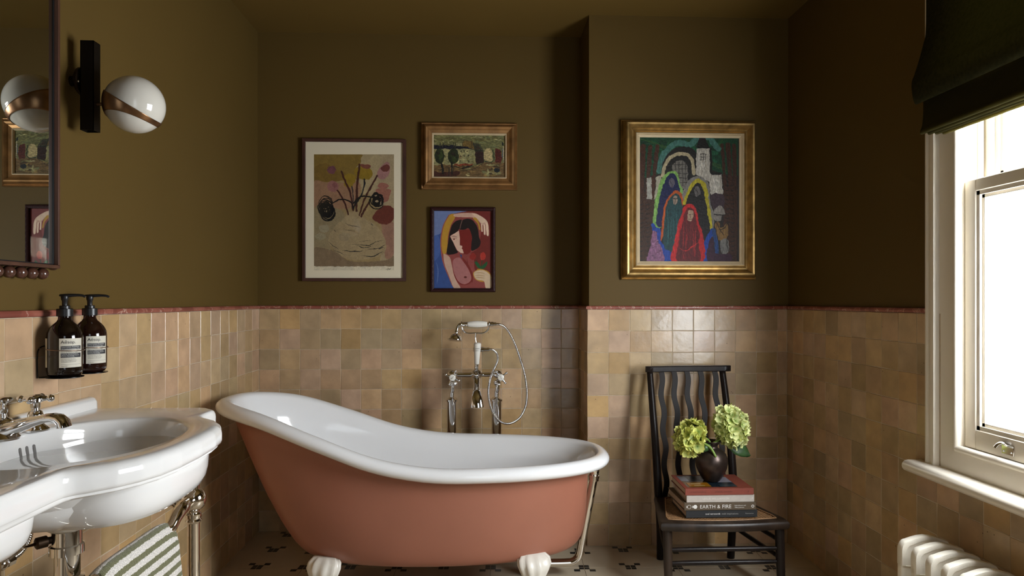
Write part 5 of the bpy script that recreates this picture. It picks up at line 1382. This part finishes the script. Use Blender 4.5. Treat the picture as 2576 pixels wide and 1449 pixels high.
    # figures: outline colours then robes
    c.fill('#75a050', [(190, 980), (205, 800), (240, 640), (270, 520), (350, 420), (430, 400), (475, 450), (500, 560), (525, 640), (460, 760), (330, 900), (270, 1050)])
    c.fill('#0d1440', [(228, 1000), (250, 800), (290, 600), (340, 480), (400, 425), (450, 450), (480, 560), (490, 640), (420, 700), (330, 850), (290, 1020)])
    c.blob('#55505a', 400, 535, 34, 55, .08); c.stroke('#1a1a2a', [(385, 520), (405, 560), (400, 590)], 7)
    c.fill('#75716c', [(520, 700), (540, 600), (600, 500), (680, 460), (770, 490), (820, 560), (830, 720), (870, 900), (870, 1060), (820, 1130), (560, 780)])
    c.fill('#a59a1e', [(525, 775), (560, 660), (620, 540), (690, 490), (760, 520), (800, 600), (815, 740), (850, 940), (852, 1100), (830, 1100), (780, 800), (600, 780)])
    c.fill('#15120f', [(560, 760), (600, 650), (650, 560), (690, 535), (735, 570), (770, 690), (800, 850), (830, 1100), (740, 1190), (640, 1000), (600, 860)])
    c.blob('#5c5754', 688, 630, 36, 60, .06); c.stroke('#2a2724', [(670, 610), (690, 650), (695, 685)], 8)
    c.fill('#a84c14', [(275, 1190), (290, 1000), (305, 850), (350, 720), (410, 640), (470, 622), (520, 680), (520, 800), (420, 900), (320, 1100)])
    c.fill('#173a3c', [(300, 1230), (315, 1000), (335, 830), (380, 710), (440, 655), (490, 690), (520, 800), (510, 960), (460, 1100), (420, 1310), (310, 1290)])
    for _ in range(16): 
        x = r.uniform(330, 470); c.stroke(r.choice(['#20494a', '#12302f', '#2a5a58']), [(x, r.uniform(760, 1000)), (x + r.uniform(-20, 10), r.uniform(1050, 1280))], 8, True)
    c.blob('#8d7a6a', 440, 725, 28, 50, .05); c.stroke('#241c18', [(418, 712), (464, 712)], 8); c.stroke('#241c18', [(442, 715), (442, 770)], 7)
    c.stroke('#123a8c', [(190, 1010), (205, 1060), (255, 1070), (250, 1180), (290, 1250), (330, 1320), (395, 1330)], 44); c.fill('#123a8c', [(300, 1290), (390, 1310), (400, 1425), (300, 1425)])
    c.fill('#7d5472', [(190, 1080), (235, 1100), (240, 1190), (290, 1270), (310, 1425), (120, 1425), (160, 1250)])
    for _ in range(20): c.stroke(r.choice(['#5c3c54', '#8f6684']), [(r.uniform(150, 280), r.uniform(1150, 1400)) , (r.uniform(150, 290), r.uniform(1150, 1410))][:1] * 1 + [(r.uniform(150, 290), r.uniform(1200, 1410))], 7, True) if False else c.blob(r.choice(['#5c3c54', '#8f6684', '#6b4560']), r.uniform(165, 280), r.uniform(1180, 1400), 14, 7, .3)
    c.stroke('#123a8c', [(860, 1070), (800, 1180), (775, 1260), (775, 1420)], 56); c.stroke('#1b3a6c', [(870, 1070), (900, 1200), (905, 1320)], 44); c.fill('#33162a', [(820, 1200), (870, 1150), (890, 1320), (1060, 1330), (1055, 1420), (805, 1420)])
    c.fill('#7a5c30', [(890, 990), (960, 1040), (1020, 990), (1035, 1120), (1000, 1180), (920, 1170), (900, 1080)]); c.fill('#6c6a66', [(950, 1180), (1030, 1170), (1035, 1310), (960, 1320)]); c.blob('#6e4f26', 915, 1000, 26, 30, .1)
    for pts in ([(890, 960), (930, 1030), (985, 1130)], [(1030, 960), (990, 1040), (930, 1060)], [(900, 1050), (920, 1180), (940, 1300)], [(1035, 1130), (1020, 1180), (1035, 1310)]): c.stroke('#141008', pts, 9, True)
    c.fill('#b01c1c', [(405, 1425), (430, 1200), (470, 1000), (505, 900), (530, 810), (600, 770), (660, 800), (690, 900), (710, 1000), (745, 1100), (750, 1425)])
    c.fill('#5a1014', [(465, 1425), (480, 1180), (520, 990), (545, 870), (590, 815), (640, 830), (670, 920), (690, 1040), (720, 1120), (700, 1200), (715, 1425)])
    for _ in range(16): 
        x = r.uniform(490, 690); c.stroke(r.choice(['#741a1c', '#4a0c10', '#8c2020']), [(x, r.uniform(1000, 1150)), (x + r.uniform(-15, 15), r.uniform(1250, 1410))], 11, True)
    c.stroke('#b02222', [(490, 1270), (570, 1300), (620, 1260), (710, 1200)], 11, True)
    c.fill('#a88c74', [(585, 850), (645, 852), (640, 920), (610, 970), (580, 940)]); c.stroke('#4a2c22', [(590, 890), (640, 888)], 7); c.stroke('#4a2c22', [(612, 880), (606, 930)], 6); c.stroke('#4a2c22', [(595, 945), (620, 942)], 6)
    c.done('painting', paint_mat('thick_oil_paint', .45, .8, 90, .22), root)
pic_monks()

# ------------------------------------------------------------------ low ebonised chair with wavy slats and caned seat
CH_SEAT = .291
def chair():
    root = thing('nursing_chair', (.93, 2.78, 0), 'low ebonised wooden chair with wavy back slats and caned seat', 'chair')
    Yb_, Yf_ = 2.965, 2.585
    # back posts: foot, seat, top
    posts = [[(.787, 2.985, 0), (.780, 2.960, .16), (.766, 2.945, .33), (.761, 2.968, .50), (.757, 3.010, .68), (.755, 3.048, .822)],
             [(1.102, 2.985, 0), (1.100, 2.960, .16), (1.098, 2.945, .33), (1.096, 2.968, .50), (1.092, 3.010, .68), (1.087, 3.048, .822)]]
    for p in posts: add('back_post', tube(p, [.0165, .0175, .0180, .0165, .0150, .0140], 16, 6), M_ebony, root, True)
    # top rail, flat with rounded ends, slightly bowed
    rr = []
    for k in range(25):
        t = k / 24; x = .736 + (1.124 - .736) * t; e = min(1, math.sin(math.pi * min(max(t, .0), 1)) * 6 + .35)
        y = 3.048 + .012 * math.sin(math.pi * t)
        z = .832 + .003 * t
        hh, dd = .013, .017 * min(1, e)
        rr.append([Vector((x, y + dd * a, z + hh * b)) for a, b in ((-1, -.75), (-1, .75), (-.8, 1), (.8, 1), (1, .75), (1, -.75), (.8, -1), (-.8, -1))])
    add('top_rail', loft(rr), M_ebony, root, 40)
    # five wavy slats
    for k in range(5):
        xt = onY(1662 + [0, 31.5, 64, 98, 134][k], 935, 3.05).x; xb = .800 + .064 * k
        rings = []
        for i in range(49):
            t = i / 48; z = .822 - (.822 - .288) * t
            y = interp([(.30, 2.948), (.33, 2.948), (.50, 2.970), (.68, 3.010), (.83, 3.048)], z)
            x = xt + (xb - xt) * t + .0052 * math.sin(t * 2 * math.pi * 3.6 + .3) 
            w = .0118
            rings.append([Vector((x - w, y - .003, z)), Vector((x + w, y - .003, z)), Vector((x + w, y + .003, z)), Vector((x - w, y + .003, z))])
        add('back_slat', loft(rings), M_slat, root, 50)
    # seat frame: bowed front rail and straight sides
    zt, zb = CH_SEAT, CH_SEAT - .034
    fl, fr = .685, 1.184; bl, br = .750, 1.108
    def seat_edge(ins):
        pts = []
        n = 16
        for k in range(n + 1):
            t = k / n; pts.append(((fl + ins) + (fr - fl - 2 * ins) * t, Yf_ + ins * .9 - .022 * math.sin(math.pi * t)))
        pts += [(fr - ins, Yf_ + ins + .03), (br - ins + (fr - br) * .0, 2.945 - ins)]
        for k in range(5): pts.append((br - ins - (br - bl - 2 * ins) * (k + .5) / 5, 2.955 - ins))
        pts += [(bl + ins, 2.945 - ins), (fl + ins, Yf_ + ins + .03)]
        return pts
    o_, i_ = seat_edge(0), seat_edge(.040)
    rings = [[Vector((x, y, z)) for x, y in seat_edge(q)] for q, z in ((.040, zb + .004), (.006, zb), (0, zb + .006), (-.002, (zb + zt) / 2), (0, zt - .006), (.006, zt), (.038, zt + .001), (.040, zt - .006))]
    sv, sf = loft(rings, False); n = len(o_)
    for k in range(n): sf.append((7 * n + k, 7 * n + (k + 1) % n, (k + 1) % n, k))
    add('seat_frame', (sv, sf), M_worn, root, 50)
    # cane weave: paired strands both ways with diagonals
    cane = mat('cane', (.30, .165, .075), rough=.45, noise_s=60, noise_a=.25)
    import mathutils
    poly = [Vector((x, y)) for x, y in seat_edge(.037)]
    def clip(p, d):
        ts = []
        for a, b in zip(poly, poly[1:] + poly[:1]):
            e = b - a; den = d.x * e.y - d.y * e.x
            if abs(den) < 1e-9: continue
            w = a - p; t = (w.x * e.y - w.y * e.x) / den; u = (w.x * d.y - w.y * d.x) / den
            if 0 <= u <= 1: ts.append(t)
        return (min(ts), max(ts)) if len(ts) >= 2 else None
    st = []
    def strand(p, d, w, z):
        c = clip(p, d)
        if not c: return
        a, b = p + d * c[0], p + d * c[1]; nn = Vector((-d.y, d.x)) * w
        q = [a + nn, b + nn, b - nn, a - nn]
        st.append(([Vector((v.x, v.y, z)) for v in q] + [Vector((v.x, v.y, z - .0012)) for v in q], [(0, 1, 2, 3), (4, 7, 6, 5), (0, 4, 5, 1), (1, 5, 6, 2), (2, 6, 7, 3), (3, 7, 4, 0)]))
    P = .0128; zc = zt - .0035; c0 = Vector((.915, 2.76))
    for k in range(-24, 25):
        for o in (-.0013, .0013):
            strand(c0 + Vector((k * P + o, 0)), Vector((0, 1)), .0008, zc); strand(c0 + Vector((0, k * P + o)), Vector((1, 0)), .0008, zc + .0012)
    for k in range(-50, 51):
        for s_ in (1, -1): strand(c0 + Vector((k * P + P / 2, 0)), Vector((s_, 1)).normalized(), .0010, zc + .0024 + .0006 * s_)
    o = add('cane_weave', merge(*st), cane, root); o['kind'] = 'stuff'
    ring = [Vector((x, y, zt + .0012)) for x, y in seat_edge(.0375)]
    add('cane_edging', tube(ring, .0028, 6, 0, True), cane, root, True)
    # front legs, stretchers
    for x, w in ((.717, 1), (1.160, 0)):
        add('front_leg', tube([(x, 2.618, zb + .012), (x, 2.615, .22), (x + .001, 2.610, .10), (x + .003, 2.606, 0)], [.0185, .0180, .0165, .0140], 16, 5), M_worn if w else M_ebony, root, True)
    for z, r in ((.177, .0085), (.125, .0085)):
        add('front_stretcher', tube([(.717, 2.612, z), (.80, 2.612, z), (1.05, 2.612, z), (1.160, 2.612, z)], [r * .8, r * 1.15, r * 1.15, r * .8], 12, 5), M_ebony, root, True)
    for (xf, xb_) in ((.717, .780), (1.160, 1.100)):
        for z in (.215, .150): add('side_stretcher', tube([(xf, 2.614, z - .01), (xb_, 2.960, z)], [.008, .0095, .008], 12, 6), M_ebony, root, True)
    add('back_stretcher', tube([(.780, 2.960, .18), (1.100, 2.960, .18)], .0085, 12), M_ebony, root, True)
chair()

# ------------------------------------------------------------------ books on the seat
def books():
    cover = lambda n, c, r=.6: mat(n, c, rough=r, noise_s=60, noise_a=.06, bump=.03, bump_s=400)
    pages = mat('book_pages', (.50, .40, .30), rough=.9, noise_s=3, noise_a=.1, stretch=(1, 1, 120))
    Yt = 2.632
    z = CH_SEAT + .0028
    data = [('charcoal book with small white spine title at the bottom of the stack', 1725.5, 1904.5, 1303, 1284, 'charcoal_cloth', (.016, .017, .018), .205),
            ('brown cloth book with large white spine title, second from the bottom', 1721, 1901, 1282.5, 1264, 'brown_cloth', (.085, .058, .032), .225),
            ('pale grey book with white spine title between red and brown books', 1727, 1897, 1262.5, 1244, 'pale_cloth', (.47, .42, .37), .205),
            ('red book with photo cover on top of the stack under the vase', 1723.5, 1895.5, 1243, 1227, 'red_cloth', (.20, .040, .022), .212)]
    tops = []
    for i, (lab, p0, p1, y1, y0, cn, cc, dep) in enumerate(data):
        Y0 = Yt + (.0, -.004, .004, .0)[i]
        xa, xb = onY(p0, y1, Y0).x, onY(p1, y1, Y0).x
        h = onY(p0, y0, Y0).z - onY(p0, y1, Y0).z
        dx = (.002, -.002, .006, .004)[i]
        root = thing('book', ((xa + xb) / 2, Y0 + dep / 2, z), lab, 'book', 'books stacked on the chair seat')
        cm = cover(cn, cc); t = .0028
        def slab(name, x0, x1, ya, yb, z0, z1, m, par):
            f = lambda y: dx * (y - Y0) / dep
            vs = [Vector((x + f(y) , y, zz)) for zz in (z0, z1) for x, y in ((x0, ya), (x1, ya), (x1, yb), (x0, yb))]
            bm = merge((vs, [(0, 1, 2, 3), (4, 5, 6, 7), (0, 1, 5, 4), (1, 2, 6, 5), (2, 3, 7, 6), (3, 0, 4, 7)]))
            bmesh.ops.bevel(bm, geom=bm.edges[:], offset=.0006, segments=1, affect='EDGES')
            return add(name, bm, m, par, 35)
        slab('page_block', xa + .003, xb - .003, Y0 + .002, Y0 + dep - .004, z + t * .9, z + h - t * .9, pages, root)
        slab('back_cover', xa, xb, Y0, Y0 + dep, z, z + t, cm, root)
        fc = slab('front_cover', xa, xb, Y0, Y0 + dep, z + h - t, z + h, cm, root)
        sp = slab('spine', xa, xb, Y0 - .0025, Y0 + .0005, z, z + h, cm, root)
        W = xb - xa; ys = Y0 - .0029
        def put(s, size, u, m, shear=0, spc=1.0, dz=0, name='spine_title', sx=1.0):
            g = text_geo(s, size, 'LEFT', shear, spc, sx)
            add(name, place(g, lambda v: Vector((xa + u * W + v.x, ys, z + h / 2 - size * .34 + dz + v.y))), m, sp)
        if i == 0:
            put('axel vervoordt', .0098, .27, M_whiteink); put('wabi inspirations', .0098, .497, M_greyink); put('Flammarion', .0070, .83, M_greyink)
        elif i == 1:
            put('EARTH &', .0195, .215, M_whiteink, spc=1.05); put('FIRE', .0205, .525, M_whiteink, spc=1.0)
            put('Kylie Johnson and', .0062, .70, M_whiteink, dz=.0038); put('Tiffany Johnson', .0062, .70, M_whiteink, dz=-.0040)
            # two vase emblems and a round publisher mark
            def disc(cx_, r_, m, hole=0, name='emblem', sq=1.0):
                c = Vector((xa + cx_ * W, ys, z + h / 2)); N_ = 22
                if hole:
                    vs = [c + Vector((rr * math.cos(a), 0, rr * math.sin(a) * sq)) for rr in (r_, r_ - hole) for a in [2 * math.pi * k / N_ for k in range(N_)]]
                    fs = [(k, (k + 1) % N_, N_ + (k + 1) % N_, N_ + k) for k in range(N_)]
                else:
                    vs = [c + Vector((r_ * math.cos(a) * (1 + .07 * math.cos(6 * a)), 0, r_ * math.sin(a) * sq)) for a in [2 * math.pi * k / N_ for k in range(N_)]]; fs = [tuple(range(N_))]
                add(name, (vs, fs), m, sp)
            disc(.068, .0078, M_whiteink, .0011); disc(.152, .0078, M_whiteink); disc(.955, .0058, M_whiteink, .0024)
            for u, m in ((.036, M_whiteink), (.118, M_whiteink)):
                c = Vector((xa + u * W, ys, z + h / 2)); add('emblem', ([c + Vector((a, 0, b)) for a, b in ((-.0015, -.0045), (.003, -.003), (.003, .003), (-.0015, .0045))], [(0, 1, 2, 3)]), m, sp)
        elif i == 2:
            put('LESLIE WILLIAMSON', .0112, .235, mat('offwhite_ink', (.66, .62, .56), .5), spc=1.06); put('R', .012, .955, mat('offwhite_ink'), shear=.3)
        else:
            rk = mat('dark_red_ink', (.075, .018, .012), .6)
            put('STONE HUNMAN', .0062, .075, rk, spc=1.35); put('INTERIORS  COASTLINE', .0062, .43, rk, spc=1.05); put('R', .010, .905, rk, shear=.3)
            # printed cover picture
            f = lambda y: dx * (y - Y0) / dep
            def patch(c_, u0, v0, u1, v1, k, nm='cover_print'):
                vs = [Vector((xa + u * W + f(Y0 + v * dep), Y0 + v * dep, z + h + .0002 + k * .00008)) for u, v in ((u0, v0), (u1, v0), (u1, v1), (u0, v1))]
                add(nm, (vs, [(0, 1, 2, 3)]), mat('cover_ink_' + c_.strip('#'), c_, .25), fc)
            patch('#5a3d12', .06, .10, .80, .92, 0); patch('#16222a', .42, .10, .80, .50, 1); patch('#141414', .10, .48, .42, .92, 2); patch('#7d7a86', .52, .42, .80, .80, 3); patch('#6b6a70', .06, .52, .18, .92, 4); patch('#8a5a12', .10, .14, .42, .40, 5)
            patch('#a08a58', .16, .30, .30, .36, 6); patch('#a08a58', .18, .18, .34, .23, 7); patch('#24333a', .55, .12, .78, .26, 8)
        z += h + .0003
    return z
ZV = books()

# ------------------------------------------------------------------ vase and hydrangeas
VX, VY = onY(1790, 1215, 2.745).x, 2.745
def vase():
    k = 2.76 / F
    root = thing('vase', (VX, VY, ZV), 'small round dark bronze vase standing on the red book', 'vase')
    m = mat('bronze_glaze', (0.062, 0.044, 0.036), rough=.33, metal=.75, noise_s=30, noise_a=.25, bump=.06, bump_s=90)
    prof = [(.020, 0), (.030, .001), (.033, .004), (.040, .014), (.052, .034), (.061, .056), (.0645, .076), (.063, .096), (.056, .113), (.043, .126), (.030, .133), (.0245, .137), (.0235, .143), (.026, .149), (.034, .156), (.0395, .161), (.0405, .1635), (.038, .164), (.032, .160), (.022, .150), (.019, .142), (.024, .130), (.04, .11), (.04, .05), (0.0, .02)]
    add('body', lathe(prof, (VX, VY, ZV), (0, 0, 1), 44), m, root, True)
vase()
def hydrangeas():
    gm = []
    def pm(name, c0, c1):
        m = bpy.data.materials.new(name); m.use_nodes = True; nt = m.node_tree; p = nt.nodes['Principled BSDF']; L = nt.links
        at = nt.nodes.new('ShaderNodeAttribute'); at.attribute_name = 'rad'
        oi = nt.nodes.new('ShaderNodeObjectInfo')
        mx = nt.nodes.new('ShaderNodeMix'); mx.data_type = 'RGBA'; L.new(at.outputs['Fac'], mx.inputs[0]); mx.inputs[6].default_value = (*c0, 1); mx.inputs[7].default_value = (*c1, 1)
        mr = nt.nodes.new('ShaderNodeMapRange'); mr.inputs[3].default_value = .75; mr.inputs[4].default_value = 1.2; L.new(oi.outputs['Random'], mr.inputs[0])
        sc = nt.nodes.new('ShaderNodeVectorMath'); sc.operation = 'SCALE'; L.new(mx.outputs[2], sc.inputs[0]); L.new(mr.outputs[0], sc.inputs['Scale']); L.new(sc.outputs[0], p.inputs['Base Color'])
        p.inputs['Roughness'].default_value = .55; p.inputs['Subsurface Weight'].default_value = 0
        tr = nt.nodes.new('ShaderNodeBsdfTranslucent'); L.new(sc.outputs[0], tr.inputs[0]); ms = nt.nodes.new('ShaderNodeMixShader'); ms.inputs[0].default_value = .25
        L.new(p.outputs[0], ms.inputs[1]); L.new(tr.outputs[0], ms.inputs[2]); L.new(ms.outputs[0], nt.nodes['Material Output'].inputs[0])
        return m
    m_l = pm('lime_petals', (.13, .24, .022), (.72, .73, .21)); m_r = pm('pale_lime_petals', (.18, .30, .035), (.82, .85, .40))
    def floret(seed, m, size=.0165):
        r = random.Random(seed); vs, fs, rad = [], [], []
        for q in range(4):
            a0 = math.pi / 2 * q + r.uniform(-.12, .12); L = size * r.uniform(.88, 1.12); W = L * .95; cup = r.uniform(.1, 1.1); b0 = len(vs)
            nu, nv = 5, 5
            for i in range(nu + 1):
                u = i / nu
                wv = W * math.sin(math.pi * (u * .80 + .08)) ** .8 * .62
                for j in range(nv + 1):
                    v = j / nv * 2 - 1
                    x, y = L * u, wv * v
                    zz = L * (cup * u * u * .5 + .16 * v * v * u) + .0012 * math.sin(v * 9 + seed) * u
                    vs.append(Vector((x * math.cos(a0) - y * math.sin(a0), x * math.sin(a0) + y * math.cos(a0), zz))); rad.append(min(1, u * 1.25))
            for i in range(nu):
                for j in range(nv):
                    k = b0 + i * (nv + 1) + j; fs.append((k, k + 1, k + nv + 2, k + nv + 1))
        b0 = len(vs); bv, bf = ball((0, 0, .0012), .0016, 6, 4); vs += bv; rad += [0] * len(bv); fs += [tuple(b0 + i for i in f) for f in bf]
        me = bpy.data.meshes.new('floret'); me.from_pydata(vs, [], fs); me.materials.append(m); me.update()
        at = me.attributes.new('rad', 'FLOAT', 'POINT'); at.data.foreach_set('value', rad)
        for p in me.polygons: p.use_smooth = True
        return me
    lm = mat('leaf_green', (.030, .075, .020), rough=.45, noise_s=50, noise_a=.3); sm = mat('stem_green', (.17, .27, .05), rough=.5)
    def leaf(name, a, b, w, nrm, root):
        a, b, nrm = Vector(a), Vector(b), Vector(nrm).normalized(); d = b - a; s = d.cross(nrm).normalized(); vs, fs = [], []
        n, mm = 14, 8
        for i in range(n + 1):
            t = i / n; ww = w * math.sin(math.pi * min(1, t * .97 + .03)) ** .75 * (1 - .25 * t)
            for j in range(mm + 1):
                v = j / mm * 2 - 1
                rib = .0012 * math.cos(26 * (t + abs(v) * .12))
                vs.append(a + d * t + s * (ww * v) + nrm * (-.010 * v * v + .006 * math.sin(3 * t) + rib))
        for i in range(n):
            for j in range(mm):
                k = i * (mm + 1) + j; fs.append((k, k + 1, k + mm + 2, k + mm + 1))
        o = add(name, (vs, fs), lm, root, True); md = o.modifiers.new('t', 'SOLIDIFY'); md.thickness = .0006
        return o
    neck = Vector((VX, VY, ZV + .150))
    specs = [('hydrangea', 'smaller yellow-green hydrangea bloom drooping over the left of the vase mouth', onY(1738, 1101, 2.715), (.058, .055, .073), m_l, 3, 100),
             ('hydrangea', 'larger pale lime hydrangea bloom standing upright out of the vase', onY(1838, 1073, 2.735), (.066, .062, .088), m_r, 9, 140)]
    specs[0] = (specs[0][0], 'smaller yellow-green hydrangea bloom drooping over the vase rim beside the wavy slats') + specs[0][2:]
    for si, (nm, lab, c, R, m, sd, n) in enumerate(specs):
        root = thing(nm, c - Vector((0, 0, R[2])), lab, 'flower', 'hydrangeas in the bronze vase')
        r = random.Random(sd); protos = [floret(sd * 10 + k, m, .0215 if si == 0 else .0200) for k in range(5)]
        tilt = Matrix.Rotation(math.radians((18, -24)[si]), 3, 'Y')
        add('flower_core', ball((0, 0, 0), 1, 16, 10, tuple(q * .62 for q in R)), lm, root, True)
        core = list(root.children)[-1] if root.children else None
        for o in [x for x in WL if x.parent == root and x.name.startswith('flower_core')]:
            o.location = c - WL[root]; WL[o] = c; o.rotation_euler = tilt.to_euler()
        for k in range(n):
            zz = 1 - 2 * (k + .5) / n; ph = k * 2.39996 + r.uniform(-.15, .15); q = math.sqrt(max(0, 1 - zz * zz))
            d = Vector((q * math.cos(ph), q * math.sin(ph), zz))
            s = r.uniform(.78, .98) if k % 3 else r.uniform(.62, .82)
            pos = c + tilt @ Vector((d.x * R[0] * s, d.y * R[1] * s, d.z * R[2] * s))
            nn = (tilt @ Vector((d.x / R[0], d.y / R[1], d.z / R[2]))).normalized()
            nn = (nn + Vector((r.uniform(-.65, .65), r.uniform(-.65, .65), r.uniform(-.55, .6)))).normalized()
            o = link('floret', protos[r.randrange(5)], pos, root)
            x, y, z_ = frame_from(nn); a = r.uniform(0, 6.28); x2 = x * math.cos(a) + y * math.sin(a); y2 = nn.cross(x2)
            o.rotation_mode = 'QUATERNION'; o.rotation_quaternion = Matrix((x2, y2, nn)).transposed().to_quaternion(); o.scale = (r.uniform(.85, 1.15),) * 3
        if si == 0:
            add('stem', tube([neck + Vector((-.004, -.003, -.03)), neck + Vector((-.012, -.012, .012)), neck + Vector((-.04, -.02, .03)), c + Vector((.03, 0, -.02))], .0038, 10, 5), sm, root, True)
            add('side_stem', tube([neck + Vector((-.045, -.035, .012)), neck + Vector((-.020, -.048, -.005)), neck + Vector((-.002, -.058, -.040))], [.0045, .005, .0042], 10, 5), sm, root, True)
            leaf('leaf', neck + Vector((-.018, -.040, .006)), neck + Vector((-.062, -.040, -.020)), .018, (-.1, -1, .3), root)
        else:
            add('stem', tube([neck + Vector((.004, 0, -.03)), neck + Vector((.006, -.004, .004)), onY(1805, 1110, 2.735), c + Vector((-.02, 0, -.03))], .0042, 10, 5), sm, root, True)
            leaf('leaf', onY(1828, 1100, 2.765), onY(1888, 1146, 2.755), .046, (.1, -.8, .6), root)
hydrangeas()
